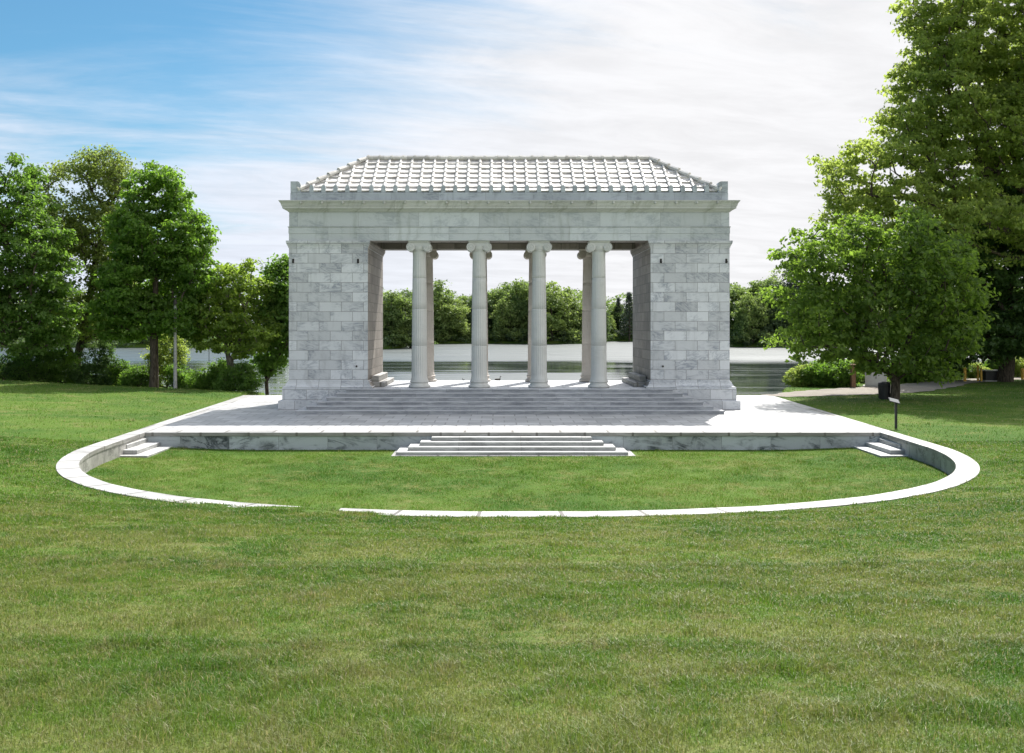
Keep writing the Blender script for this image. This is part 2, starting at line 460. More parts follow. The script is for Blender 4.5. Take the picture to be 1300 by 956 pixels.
class MB:
    """collects faces, then links them as ONE mesh object"""

    def __init__(self):
        self.v, self.f, self.mi = [], [], []
        self.cur = 0

    def add(self, verts, faces):
        o = len(self.v)
        self.v += [tuple(p) for p in verts]
        for f in faces:
            self.f.append(tuple(i + o for i in f))
            self.mi.append(self.cur)

    def box(self, x0, x1, y0, y1, z0, z1):
        self.add([(x0, y0, z0), (x1, y0, z0), (x1, y1, z0), (x0, y1, z0), (x0, y0, z1), (x1, y0, z1), (x1, y1, z1), (x0, y1, z1)],
                 [(0, 3, 2, 1), (4, 5, 6, 7), (0, 1, 5, 4), (1, 2, 6, 5), (2, 3, 7, 6), (3, 0, 4, 7)])

    def bevbox(self, x0, x1, y0, y1, z0, z1, b=0.012):
        self.sweep(x0, x1, y0, y1, [(-b, z0), (0, z0 + b), (0, z1 - b), (-b, z1)], True, True)

    def sweep(self, x0, x1, y0, y1, prof, cap0=False, cap1=False):
        """a moulding profile (offset, z) carried round a rectangle with mitred corners"""
        vs, fs = [], []
        for o, z in prof:
            vs += [(x0 - o, y0 - o, z), (x1 + o, y0 - o, z), (x1 + o, y1 + o, z), (x0 - o, y1 + o, z)]
        for i in range(len(prof) - 1):
            a, b = 4 * i, 4 * i + 4
            for k in range(4):
                k2 = (k + 1) % 4
                fs.append((a + k, a + k2, b + k2, b + k))
        if cap0:
            fs.append((3, 2, 1, 0))
        if cap1:
            e = 4 * (len(prof) - 1)
            fs.append((e, e + 1, e + 2, e + 3))
        self.add(vs, fs)

    def lathe(self, prof, n=32, c=(0, 0, 0), axis='z', cap=True):
        vs, fs = [], []
        for r, h in prof:
            for k in range(n):
                a = 2 * math.pi * k / n
                if axis == 'z':
                    vs.append((c[0] + r * math.cos(a), c[1] + r * math.sin(a), c[2] + h))
                elif axis == 'y':
                    vs.append((c[0] + r * math.sin(a), c[1] + h, c[2] + r * math.cos(a)))
                else:
                    vs.append((c[0] + h, c[1] + r * math.cos(a), c[2] + r * math.sin(a)))
        for i in range(len(prof) - 1):
            for k in range(n):
                k2 = (k + 1) % n
                fs.append((i * n + k, i * n + k2, (i + 1) * n + k2, (i + 1) * n + k))
        if cap:
            fs.append(tuple(range(n - 1, -1, -1)))
            e = (len(prof) - 1) * n
            fs.append(tuple(range(e, e + n)))
        self.add(vs, fs)

    def tube(self, pts, rad, n=6):
        pts = [Vector(p) for p in pts]
        if not isinstance(rad, (list, tuple)):
            rad = [rad] * len(pts)
        vs, fs = [], []
        ref = Vector((0.13, 0.37, 0.92))
        for i, p in enumerate(pts):
            d = (pts[min(i + 1, len(pts) - 1)] - pts[max(i - 1, 0)]).normalized()
            a = d.cross(ref)
            if a.length < 0.1:
                a = d.cross(Vector((1, 0, 0)))
            a.normalize()
            b = d.cross(a)
            for k in range(n):
                th = 2 * math.pi * k / n
                vs.append(p + (a * math.cos(th) + b * math.sin(th)) * rad[i])
        for i in range(len(pts) - 1):
            for k in range(n):
                k2 = (k + 1) % n
                fs.append((i * n + k, i * n + k2, (i + 1) * n + k2, (i + 1) * n + k))
        fs.append(tuple(range(n - 1, -1, -1)))
        e = (len(pts) - 1) * n
        fs.append(tuple(range(e, e + n)))
        self.add(vs, fs)

    def build(self, name, mats, parent=None, smooth=False, loc=None):
        me = bpy.data.meshes.new(name)
        me.from_pydata(self.v, [], self.f)
        me.update()
        box_uv(me)
        if not isinstance(mats, (list, tuple)):
            mats = [mats]
        for mm in mats:
            me.materials.append(mm)
        if len(mats) > 1:
            me.polygons.foreach_set('material_index', self.mi)
        if smooth is True:
            me.polygons.foreach_set('use_smooth', [True] * len(me.polygons))
        elif smooth:
            me.polygons.foreach_set('use_smooth', [True] * len(me.polygons))
            me.set_sharp_from_angle(angle=R(smooth))
        o = bpy.data.objects.new(name, me)
        COL.objects.link(o)
        if parent is not None:
            o.parent = parent
        if loc is not None:
            o.location = loc
        return o


def np_mesh(name, verts, faces, mat, parent=None, tint=None, smooth=False):
    """faces: int array (n,3) or (n,4)"""
    me = bpy.data.meshes.new(name)
    nf, k = faces.shape
    me.vertices.add(len(verts))
    me.vertices.foreach_set('co', np.asarray(verts, dtype=np.float32).ravel())
    me.loops.add(nf * k)
    me.loops.foreach_set('vertex_index', faces.astype(np.int32).ravel())
    me.polygons.add(nf)
    me.polygons.foreach_set('loop_start', np.arange(0, nf * k, k, dtype=np.int32))
    me.polygons.foreach_set('use_smooth', np.full(nf, smooth))
    me.update(calc_edges=True)
    if tint is not None:
        at_ = me.attributes.new('tint', 'FLOAT', 'FACE')
        at_.data.foreach_set('value', tint.astype(np.float32))
    me.materials.append(mat)
    o = bpy.data.objects.new(name, me)
    COL.objects.link(o)
    if parent is not None:
        o.parent = parent
    return o


def copy_tree(o, parent=None):
    c = o.copy()
    COL.objects.link(c)
    c.parent = parent
    for ch in list(o.children):
        copy_tree(ch, c)
    return c


# ------------------------------------------------------------------ plan of the orchestra wall (d = Y + 50)
EXPN = 2.25


def half_out(d):
    d = np.asarray(d, dtype=float)
    q = np.clip((36.0 - d) / 14.2, 0, 1)
    arc = 15.05 * (1 - q ** EXPN) ** (1 / EXPN)
    return np.where(d < 21.8, 0.0, np.where(d < 36, arc, 15.05 + (d - 36) * 0.04))


def half_in(d):
    d = np.asarray(d, dtype=float)
    q = np.clip((36.0 - d) / 13.6, 0, 1)
    arc = 14.45 * (1 - q ** EXPN) ** (1 / EXPN)
    return np.where(d < 22.4, 0.0, np.where(d < 36, arc, 14.45 + (d - 36) * 0.04))


def smooth01(t):
    t = np.clip(t, 0, 1)
    return t * t * (3 - 2 * t)


# shoreline near and far (Y as a function of x)
SX = np.array([-600, -90, -45, -30, -20, -17.2, -16.4, 16.5, 17.5, 19, 22, 24, 30, 40, 55, 90, 600.])
SY = np.array([60, 36, 28, 25, 23, 20.5, 11.0, 11.0, 13, 17.5, 20.5, 24, 28, 30, 34, 50, 90.])
_FP = [(-200, 240), (380, 240), (480, 224), (508, 232), (525, 285), (600, 294), (690, 288), (745, 290), (775, 335), (815, 330), (900, 250), (990, 243), (1100, 250), (1700, 260)]
FXW = np.array([EYE.x + (p - CX) * d / F for p, d in _FP])
FYW = np.array([d - 50.0 for p, d in _FP])
for i in range(1, len(FXW)):
    FXW[i] = max(FXW[i], FXW[i - 1] + 0.5)


_LAT = np.random.default_rng(3).random((256, 256))


def vnoise(x, y, sc, ox=0.0):
    """smooth value noise, 0..1"""
    x = np.asarray(x, dtype=float) * sc + 1000.3 + ox
    y = np.asarray(y, dtype=float) * sc + 1000.7 + ox * 1.7
    xi, yi = np.floor(x).astype(int), np.floor(y).astype(int)
    fx, fy = x - xi, y - yi
    fx, fy = fx * fx * (3 - 2 * fx), fy * fy * (3 - 2 * fy)
    a, b = _LAT[yi % 256, xi % 256], _LAT[yi % 256, (xi + 1) % 256]
    c, d_ = _LAT[(yi + 1) % 256, xi % 256], _LAT[(yi + 1) % 256, (xi + 1) % 256]
    return (a * (1 - fx) + b * fx) * (1 - fy) + (c * (1 - fx) + d_ * fx) * fy


def wob(x, y):
    return (vnoise(x, y, 0.23) + 0.5 * vnoise(x, y, 0.61, 9.0) + 0.2 * vnoise(x, y, 1.7, 5.0) - 0.85) * 1.3


def creep(x):
    """how much of the coping's width the turf has grown over (front half)"""
    f = np.interp(x, [-13.0, -10.5, -8.5, -7, -6, -5.25, -5.12, -4.42, -4.3, -3.5, -2.5, -1.0, 1.5, 4, 13], [0.0, 0.05, 0.16, 0.28, 0.36, 0.48, 1.05, 1.05, 0.36, 0.22, 0.14, 0.06, 0.0, 0.0, 0.0])
    return f + 0.05 * np.sin(x * 3.1) * (f > 0.02) * (f < 1)


def ground(x, y):
    x = np.asarray(x, dtype=float)
    y = np.asarray(y, dtype=float)
    d = y + 50
    ax = np.abs(x)
    ks = np.where(x < 0, 0.048, 0.010)
    ks = 0.010 + 0.038 * smooth01((4 - x) / 8)
    dd = np.clip(36 - d, 0, None)
    q = ((ax / 15.05) ** EXPN + (dd / 14.2) ** EXPN) ** (1 / EXPN)
    hyp = np.sqrt(ax ** 2 + dd ** 2) + 1e-6
    dist_f = (q - 1) * hyp / np.maximum(q, 1e-6)
    dist_s = ax - half_out(np.maximum(d, 36))
    dist = np.where(d < 36, dist_f, dist_s)
    k = ks + (0.115 - ks) * smooth01(dd / hyp * 1.15)
    dist = np.clip(dist, 0, 60)
    z = ZT - 0.012 + k * dist + 0.035 * wob(x, y) * smooth01((dist - 0.6) / 3)
    # turf that has crept over the coping, most of all left of the middle
    z = z - 0.014 * np.exp(-(np.clip(dist, 0, 9) / 1.2) ** 2) * (d < 30)
    z = z + 0.05 * np.exp(-(np.clip(dist, 0, 9) / 1.6) ** 2) * smooth01((creep(x) - 0.1) / 0.3) * (d < 33)
    ys = np.interp(x, SX, SY)
    z = z - 0.75 * smooth01((y - 11) / 11) * smooth01((-15 - x) / 3)
    z = z + (-1.7 - z) * smooth01((y - ys + 0.6) / 2.6)
    yf = np.interp(x, FXW, FYW)
    z = np.where(y > yf - 6, -1.7 + 2.1 * smooth01((y - yf + 2.0) / 3.0) + np.clip(y - yf - 2, 0, 40) * 0.06, z)
    return z


# ------------------------------------------------------------------ the ground sheet
xs = np.concatenate([[-1500, -800, -400], np.arange(-200, -60, 10), np.arange(-60, -34, 2), np.arange(-34, 44.01, 0.3), np.arange(46, 62, 2), np.arange(62, 200, 10), [300, 500, 900, 1500]])
ys = np.concatenate([[-200, -120, -90, -70, -60], np.arange(-54, 40.01, 0.3), np.arange(42, 160, 6), np.arange(160, 306, 1.5), [320, 360, 450, 700, 1200, 2400]])
gx, gy = np.meshgrid(xs, ys)
gz = ground(gx, gy)
_dd = np.clip(36 - (gy + 50), 0, None)
_q = ((np.abs(gx) / 15.05) ** EXPN + (_dd / 14.2) ** EXPN) ** (1 / EXPN)
_dist = np.where(gy + 50 < 36, (_q - 1) * np.hypot(gx, _dd) / np.maximum(_q, 1e-6), np.abs(gx) - half_out(np.maximum(gy + 50, 36)))
gz = gz - 0.14 * (1 - smooth01((_dist - 0.9) / 0.6)) * (gy + 50 < 61) * (gy + 50 > 18)
nx, ny = len(xs), len(ys)
idx = np.arange(nx * ny).reshape(ny, nx)
fa = np.stack([idx[:-1, :-1], idx[:-1, 1:], idx[1:, 1:], idx[1:, :-1]], -1).reshape(-1, 4)
cx_ = ((gx[:-1, :-1] + gx[1:, 1:]) / 2).ravel()
cy_ = ((gy[:-1, :-1] + gy[1:, 1:]) / 2).ravel()
cd = cy_ + 50
mid = half_in(cd) * 0.5 + half_out(cd) * 0.5
cut = (np.abs(cx_) < mid) & (cd > 21.8) & (cd < 59.4)
fa = fa[~cut]
used = np.unique(fa)
remap = np.full(nx * ny, -1)
remap[used] = np.arange(len(used))
gv = np.stack([gx.ravel(), gy.ravel(), gz.ravel()], 1)[used]
# a strip that follows the wall and the terrace side exactly
edge = []
for sgn in (1, -1):
    line = [(sgn * float(half_out(60.5 - 0.5 * k)), 10.5 - 0.5 * k, sgn, 0.0) for k in range(49)]
    edge.append(line)
arc = []
NA = 420
for i in range(NA + 1):
    th = math.pi * i / NA
    c_, s_ = math.cos(th), math.sin(th)
    X = 15.05 * math.copysign(abs(c_) ** (2 / EXPN), c_)
    Yv = -14.0 - 14.2 * abs(s_) ** (2 / EXPN)
    gxn = math.copysign((abs(X) / 15.05) ** (EXPN - 1) / 15.05, X)
    gyn = -((-14.0 - Yv) / 14.2) ** (EXPN - 1) / 14.2
    L = math.hypot(gxn, gyn)
    arc.append((X, Yv, gxn / L, gyn / L))
ring = edge[0] + arc[1:-1] + edge[1][::-1]
offs = [0.0, 0.15, 0.4, 0.8, 1.2, 1.6]
rv = []
for X, Yv, nxx, nyy in ring:
    e = float(creep(X)) * 0.9 if Yv < -17 else 0.0
    for o_ in offs:
        r0_ = -e + (o_ / 1.6) * (1.6 + e)
        a_, b_ = X + nxx * r0_, Yv + nyy * r0_
        zz = float(ground(X + nxx * max(r0_, 0.0), Yv + nyy * max(r0_, 0.0)))
        rv.append((a_, b_, zz if o_ < 1.6 else zz - 0.02))
rv = np.array(rv)
no_ = len(offs)
rf = []
for i in range(len(ring) - 1):
    for k in range(no_ - 1):
        rf.append((i * no_ + k, i * no_ + k + 1, (i + 1) * no_ + k + 1, (i + 1) * no_ + k))
rf = np.array(rf)[:, ::1]
allv = np.concatenate([gv, rv])
allf = np.concatenate([remap[fa], rf + len(gv)])
tag(np_mesh('lawn', allv, allf, M['turf'], smooth=True), kind='structure')

# the lawn inside the curved wall, a little hollow
bx = np.arange(-15.3, 15.31, 0.3)
by = np.arange(-28.2, -10.4, 0.3)
qx, qy = np.meshgrid(bx, by)


def basin(x, y):
    return 0.012 * wob(x * 1.3, y * 1.3) + 0.10 * smooth01((np.hypot(x / 14.45, (y + 14) / 13.6) - 0.72) / 0.28)


qz = basin(qx, qy)
idx = np.arange(qx.size).reshape(qx.shape)
fb = np.stack([idx[:-1, :-1], idx[:-1, 1:], idx[1:, 1:], idx[1:, :-1]], -1).reshape(-1, 4)
ccx = (qx[:-1, :-1] + 0.15).ravel()
ccd = (qy[:-1, :-1] + 0.15).ravel() + 50
keep = np.abs(ccx) < half_in(ccd) + 0.5
tag(np_mesh('basin_lawn', np.stack([qx.ravel(), qy.ravel(), qz.ravel()], 1), fb[keep], M['turf'], smooth=True), kind='structure')

wm = MB()
wm.add([(-900, 8, ZW), (900, 8, ZW), (900, 420, ZW), (-900, 420, ZW)], [(0, 1, 2, 3)])
tag(wm.build('lake', M['water']), kind='structure')

# gravel path, right of the terrace
pc = [(15.9, 9.0, 1.0), (18.0, 10.2, 1.7), (21.0, 11.6, 2.5), (24.5, 13.6, 2.7), (28.0, 16.6, 2.2), (31.5, 20.2, 1.5), (36, 23.5, 1.4), (46, 27.5, 1.5)]
pm = MB()
NP = 60
prow = []
pa = np.array(pc)
tt = np.linspace(0, len(pc) - 1, NP)
cxp = np.interp(tt, range(len(pc)), pa[:, 0])
cyp = np.interp(tt, range(len(pc)), pa[:, 1])
hwp = np.interp(tt, range(len(pc)), pa[:, 2])
for i in range(NP):
    j0, j1 = max(i - 2, 0), min(i + 2, NP - 1)
    tx, ty = cxp[j1] - cxp[j0], cyp[j1] - cyp[j0]
    L = math.hypot(tx, ty)
    nxp, nyp = -ty / L, tx / L
    for k in range(9):
        s = (k / 4 - 1) * hwp[i] * (1 + 0.06 * math.sin(i * 1.7))
        X, Y = cxp[i] + nxp * s, cyp[i] + nyp * s
        prow.append((X, Y, float(ground(X, Y)) + 0.025))
pm.add(prow, [(i * 9 + k, i * 9 + k + 1, (i + 1) * 9 + k + 1, (i + 1) * 9 + k) for i in range(NP - 1) for k in range(8)])
tag(pm.build('path', M['path'], smooth=True), kind='structure')


def on_path(x, y):
    d2 = np.full(x.shape, 1e9)
    for i in range(NP):
        d2 = np.minimum(d2, np.hypot(x - cxp[i], y - cyp[i]) - hwp[i])
    return d2 < 0.1


# ------------------------------------------------------------------ terrace
ter = empty('terrace', (0, -11, 0), 'wide white marble terrace paved in slabs around the columned temple', 'terrace')
YB, YE = 9.7, -11.0
p = MB()
# paving: inside the border strips
xi0, xi1 = float(half_in(39.0)), float(half_in(59.7))
p.add([(-xi0, YE + 0.75, ZT - 0.14), (xi0, YE + 0.75, ZT - 0.14), (xi1, YB, ZT - 0.14), (-xi1, YB, ZT - 0.14),
       (-xi0, YE + 0.75, ZT), (xi0, YE + 0.75, ZT), (xi1, YB, ZT), (-xi1, YB, ZT)],
      [(4, 5, 6, 7), (2, 3, 7, 6)])
o = p.build('paving', M['paving'])
o.parent = ter
o.matrix_parent_inverse = Matrix.Translation((0, 11, 0))


def under(o, root):
    o.parent = root
    o.matrix_parent_inverse = Matrix.Translation(-root.location)
    return o


bpy.context.view_layer.update()
p = MB()
p.bevbox(-xi0 + 0.003, xi0 - 0.003, YE - 0.05, YE + 0.747, ZT - 0.15, ZT + 0.003, 0.015)
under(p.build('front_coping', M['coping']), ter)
for s in (-1, 1):
    p = MB()
    a0, a1, b0, b1 = xi0, float(half_out(39.0)), xi1, float(half_out(59.7))
    q = [(s * a0, YE), (s * a1, YE), (s * b1, YB), (s * b0, YB)]
    if s < 0:
        q = q[::-1]
    p.add([(x, y, ZT - 0.4) for x, y in q] + [(x, y, ZT + 0.003) for x, y in q],
          [(4, 5, 6, 7), (0, 1, 5, 4), (1, 2, 6, 5), (2, 3, 7, 6), (3, 0, 4, 7)])
    under(p.build('side_coping', M['coping']), ter)
p = MB()
p.box(-xi0, xi0, YE, YE + 0.5, -0.3, ZT - 0.152)
under(p.build('retaining_wall', M['retain']), ter)
p = MB()
p.box(-xi1 - 0.85, xi1 + 0.85, YB - 0.5, YB - 0.02, -1.8, ZT - 0.145)
under(p.build('lake_wall', M['retain']), ter)

# ------------------------------------------------------------------ curved wall round the orchestra lawn
cw = empty('curved_wall', (0, -20, 0), 'low curved stone wall with flat white coping round the sunken lawn', 'wall')


def arc_pts(hfun, dfront, n=90):
    """right half from the terrace to the front, then the left half back"""
    a, b = (15.05, 14.2) if hfun is half_out else (14.45, 13.6)
    pts = [(float(hfun(39.0)), -11.0), (float(hfun(37.5)), -12.5)]
    for i in range(n + 1):
        th = math.pi * i / n
        c, s_ = math.cos(th), math.sin(th)
        pts.append((a * math.copysign(abs(c) ** (2 / EXPN), c), -14.0 - b * abs(s_) ** (2 / EXPN)))
    pts += [(-float(hfun(37.5)), -12.5), (-float(hfun(39.0)), -11.0)]
    return pts


po, pi_ = arc_pts(half_out, 0), arc_pts(half_in, 0)
n = len(po)


def arc_strip(outer, inner, z0, z1, mat, name, gap=None, zjit=0.0):
    mb = MB()
    vs = []
    for k in range(n):
        z = z1 + zjit * math.sin(k * 1.31) * math.sin(k * 0.37)
        vs += [(*outer[k], z0), (*outer[k], z), (*inner[k], z), (*inner[k], z0)]
    fs = []
    for k in range(n - 1):
        a, b = 4 * k, 4 * k + 4
        for j in range(3):
            fs.append((a + j, a + j + 1, b + j + 1, b + j))
        fs.append((a + 3, a, b, b + 3))
    fs += [(0, 3, 2, 1), (4 * n - 4, 4 * n - 3, 4 * n - 2, 4 * n - 1)]
    mb.add(vs, fs)
    o = mb.build(name, mat)
    # uv along the arc
    me = o.data
    s = [0.0]
    for k in range(1, n):
        s.append(s[-1] + math.hypot(outer[k][0] - outer[k - 1][0], outer[k][1] - outer[k - 1][1]))
    lay = me.uv_layers['UVMap'].data
    for li, lp in enumerate(me.loops):
        k, j = divmod(lp.vertex_index, 4)
        lay[li].uv = (s[k], me.vertices[lp.vertex_index].co.z if j in (0, 3) else (0.3 if j == 1 else 1.2))
    return under(o, cw)


def inset(pin, pout, f):
    return [(a[0] + (b[0] - a[0]) * f, a[1] + (b[1] - a[1]) * f) for a, b in zip(pin, pout)]


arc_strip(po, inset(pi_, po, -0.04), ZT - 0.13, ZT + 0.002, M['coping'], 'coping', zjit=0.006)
arc_strip(inset(pi_, po, 0.9), pi_, -0.4, ZT - 0.132, M['arcwall'], 'wall_face')

# ------------------------------------------------------------------ steps
st = empty('stone_steps', (0, -12, 0), 'broad flight of four white marble steps at the middle of the terrace front', 'steps')
for k in range(4):
    p = MB()
    hw = 4.40 - 0.42 * k
    y0 = YE - 0.05 - 0.42 * (4 - k)
    p.bevbox(-hw - 0.05, hw - 0.05, y0, YE - 0.053, 0.0 + 0.14 * k + (0.002 if k else -0.2), 0.14 * (k + 1), 0.014)
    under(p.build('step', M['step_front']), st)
p = MB()
p.bevbox(-4.62, 4.62, YE - 1.9, YE - 0.06, -0.25, 0.018, 0.01)
under(p.build('foundation_slab', M['coping']), st)
for s in (-1, 1):
    side_word = 'short flight of three steps against the curved wall, %s end of the terrace' % ('left' if s < 0 else 'right')
    r_ = empty('stone_steps', (s * 14.0, -12.2, 0), side_word, 'steps')
    for k in range(3):
        p = MB()
        x0, x1 = 13.45 + 0.5 * k, float(half_in(37.5)) + 0.03
        if k == 2:
            x1 += 0.25
        y0 = -13.9 + 0.35 * k
        xa, xb = (x0, x1 + 0.12) if s > 0 else (-x1 - 0.12, -x0)
        p.bevbox(xa, xb, y0, YE - 0.053, (-0.2 if k == 0 else 0.16 * k + 0.002), 0.16 * (k + 1), 0.014)
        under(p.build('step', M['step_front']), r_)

# ------------------------------------------------------------------ temple
TD = 6.6                                    # depth of the temple body
tem = empty('temple', (0, 0, ZT), 'grey marble temple with Ionic columns, solid end piers and a hipped tile roof', 'temple')


def tp(o):
    return under(o, tem)


p = MB()
p.sweep(-11.44, 11.44, -0.42, TD + 0.42, [(0.17, ZT - 0.1), (0.17, ZT + 0.43), (0.15, ZT + 0.45)], False, True)
p.sweep(-11.44, 11.44, -0.42, TD + 0.42, [(0.0, ZT + 0.452), (0.0, ZF - 0.02), (-0.02, ZF)], False, True)
tp(p.build('podium', M['ashlar']))
for k in range(6):
    p = MB()
    hw = 10.2 - 0.41 * k
    z1 = ZT + 0.175 * (k + 1)
    y0 = -3.1 + 0.46 * k
    p.sweep(-hw, hw, y0, -0.60 if k < 2 else -0.425, [(0, z1 - 0.175 + (0.002 if k else -0.05)), (0, z1 - 0.065), (0.03, z1 - 0.06), (0.03, z1 - 0.012), (0.016, z1 + (0.0 if k < 5 else 0.003))], False, True)
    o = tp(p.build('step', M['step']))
    for lp in o.data.uv_layers['UVMap'].data:
        lp.uv[0] += (0.0, 1.3, 0.45, 1.9, 0.8, 1.6)[k]

pier_prof = [(0.27, ZF + 0.002), (0.27, ZF + 0.06), (0.22, ZF + 0.09), (0.16, ZF + 0.14), (0.11, ZF + 0.22), (0.09, ZF + 0.30), (0.045, ZF + 0.31), (0.045, ZF + 0.36), (0, ZF + 0.38),
             (0, 8.86), (0.03, 8.87), (0.03, 8.92), (0.06, 8.98), (0.11, 9.08), (0.13, 9.16), (0.13, 9.235)]
for s in (-1, 1):
    p = MB()
    xa, xb = (7.18, 11.19) if s > 0 else (-11.19, -7.18)
    p.sweep(xa, xb, 0.0, TD, pier_prof, False, True)
    # faces that look into the temple take the stone coloured by stain and warm bounce
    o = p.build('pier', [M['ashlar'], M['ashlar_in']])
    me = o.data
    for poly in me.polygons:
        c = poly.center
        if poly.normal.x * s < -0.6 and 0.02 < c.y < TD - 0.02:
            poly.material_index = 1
    tp(o)
    # iron hooks near the corners, drilled dark sockets below
    for hx in (xa + 0.22, xb - 0.5) if s < 0 else (xa + 0.52, xb - 0.17):
        p = MB()
        p.tube([(hx, 0.02, 8.22), (hx, -0.10, 8.24), (hx + 0.02, -0.14, 8.17), (hx, -0.11, 8.08)], [0.03, 0.03, 0.04, 0.02], 8)
        p.box(hx - 0.05, hx + 0.05, -0.02, 0.01, 8.10, 8.32)
        tp(p.build('iron_hook', M['iron']))
    p = MB()
    hx = -7.75 if s < 0 else 7.8
    p.lathe([(0.05, 0.0), (0.05, 0.05), (0.03, 0.06)], 12, (hx, -0.06, 2.86), 'y')
    tp(p.build('iron_socket', M['iron']))
    # two-tier stone seat along the inner wall
    p = MB()
    xs0, xs1 = (6.78, 7.12) if s > 0 else (-7.12, -6.78)
    xw0, xw1 = (6.45, 7.12) if s > 0 else (-7.12, -6.45)
    p.bevbox(xw0, xw1, 0.95, TD - 0.75, ZF + 0.002, ZF + 0.24, 0.02)
    p.bevbox(xs0, xs1, 1.15, TD - 1.15, ZF + 0.242, ZF + 0.56, 0.02)
    tp(p.build('stone_seat', M['coping']))

# columns
HB, HCAP = 0.40, 0.56
SH0, SH1 = ZF + HB, 9.24 - HCAP


def shaft_mesh():
    mb = MB()
    nf = 24
    per = 6
    zs = [0.0, 0.03, 0.06, 0.11] + list(np.linspace(0.3, 6.0, 14)) + [6.12, 6.17, 6.21, 6.2101]
    H = SH1 - SH0
    zs = [z * H / 6.21 for z in zs]
    joints = [7.36 - SH0, 5.77 - SH0, 3.89 - SH0]
    zs = sorted(zs + [j + e for j in joints for e in (-0.012, -0.006, 0.006, 0.012)])
    vs, fs = [], []
    nn = nf * per
    for z in zs:
        f = z / H
        r = 0.405 - 0.062 * f - 0.012 * f * f + 0.010 * math.sin(math.pi * f)
        if f < 0.02:
            r += 0.035 * (1 - f / 0.02)
        if f > 0.975:
            r += 0.02 * (f - 0.975) / 0.025
        fl = smooth01(np.array((f - 0.012) / 0.02)) * smooth01(np.array((0.985 - f) / 0.02))
        if any(abs(z - j) < 0.008 for j in joints):
            r -= 0.012
        for k in range(nn):
            a = 2 * math.pi * k / nn
            u = (k % per) / per
            dep = 0.0 if (k % per) == 0 else 0.026 * math.sin(math.pi * u) ** 0.7
            rr = r - dep * float(fl)
            vs.append((rr * math.cos(a), rr * math.sin(a), SH0 + z))
    for i in range(len(zs) - 1):
        for k in range(nn):
            k2 = (k + 1) % nn
            fs.append((i * nn + k, i * nn + k2, (i + 1) * nn + k2, (i + 1) * nn + k))
    mb.add(vs, fs)
    return mb


def torus_prof(r, z0, z1, bulge, n=6):
    return [(r + bulge * math.sin(math.pi * i / n), z0 + (z1 - z0) * (0.5 - 0.5 * math.cos(math.pi * i / n))) for i in range(n + 1)]


def base_mesh():
    mb = MB()
    pr = torus_prof(0.49, 0.0, 0.13, 0.075) + [(0.485, 0.135), (0.485, 0.155), (0.455, 0.18), (0.44, 0.21), (0.445, 0.24), (0.46, 0.25), (0.46, 0.265)]
    pr += torus_prof(0.445, 0.27, 0.355, 0.045) + [(0.44, 0.36), (0.44, HB)]
    mb.lathe(pr, 40, (0, 0, ZF + 0.002))
    return mb


def capital_mesh():
    mb = MB()
    z0 = SH1
    # necking, bead and echinus
    mb.lathe([(0.345, 0.0), (0.35, 0.03)] + torus_prof(0.345, 0.03, 0.075, 0.03, 5) + [(0.35, 0.08), (0.39, 0.15), (0.43, 0.22), (0.43, 0.30), (0.36, 0.34)], 36, (0, 0, z0))
    # bolsters with the two scrolls of each face
    for s in (-1, 1):
        cx, cz, r = 0.425 * s, z0 + 0.245, 0.218
        pr = [(r * 0.93, -0.45), (r, -0.44), (r, -0.37), (r * 0.9, -0.33), (r * 0.72, -0.15), (r * 0.68, 0.0), (r * 0.72, 0.15), (r * 0.9, 0.33), (r, 0.37), (r, 0.44), (r * 0.93, 0.45)]
        mb.lathe(pr, 28, (cx, 0, cz), 'y')
        for fy in (-0.455, 0.455):
            pts, rad = [], []
            turns = 2.4
            for i in range(40):
                q = i / 39
                a = math.pi / 2 - s * 2 * math.pi * turns * q
                rr = 0.198 * (1 - q) ** 1.1 + 0.022
                pts.append((cx + rr * math.cos(a), fy, cz + rr * math.sin(a)))
                rad.append(0.024 * (1 - 0.5 * q))
            mb.tube(pts, rad, 6)
            mb.lathe([(0.045, -0.02), (0.045, 0.02), (0.02, 0.03)] if fy > 0 else [(0.02, -0.03), (0.045, -0.02), (0.045, 0.02)], 12, (cx, fy, cz), 'y')
    # canalis between the scrolls and the abacus
    mb.sweep(-0.43, 0.43, -0.43, 0.43, [(-0.02, z0 + 0.30), (0.0, z0 + 0.31), (-0.015, z0 + 0.38), (0.0, z0 + 0.445), (0.0, z0 + 0.465)], True, True)
    mb.sweep(-0.5, 0.5, -0.46, 0.46, [(-0.02, z0 + 0.467), (0.02, z0 + 0.49), (0.04, z0 + 0.53), (0.04, z0 + HCAP - 0.003)], True, True)
    return mb


CXS = [-4.605, -1.535, 1.535, 4.605]
proto = {}
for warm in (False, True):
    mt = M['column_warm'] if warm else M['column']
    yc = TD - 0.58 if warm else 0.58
    for i, x in enumerate(CXS):
        if i == 0:
            sh = shaft_mesh().build('column', mt, smooth=True)
            bs = base_mesh().build('base', mt, sh, smooth=40)
            cp = capital_mesh().build('capital', mt, sh, smooth=35)
            proto[warm] = sh
            c = sh
        else:
            c = copy_tree(proto[warm])
        c.location = (x, yc, 0)
        c.parent = tem
        c.matrix_parent_inverse = Matrix.Translation(-tem.location)

# entablature
p = MB()
EX0, EX1 = -11.19, 11.19
p.sweep(EX0, EX1, 0.0, TD, [(0.0, 9.237), (0.0, 9.60), (0.018, 9.605), (0.018, 9.90), (0.03, 9.905), (0.05, 9.93), (0.06, 9.955), (0.0, 9.96)])
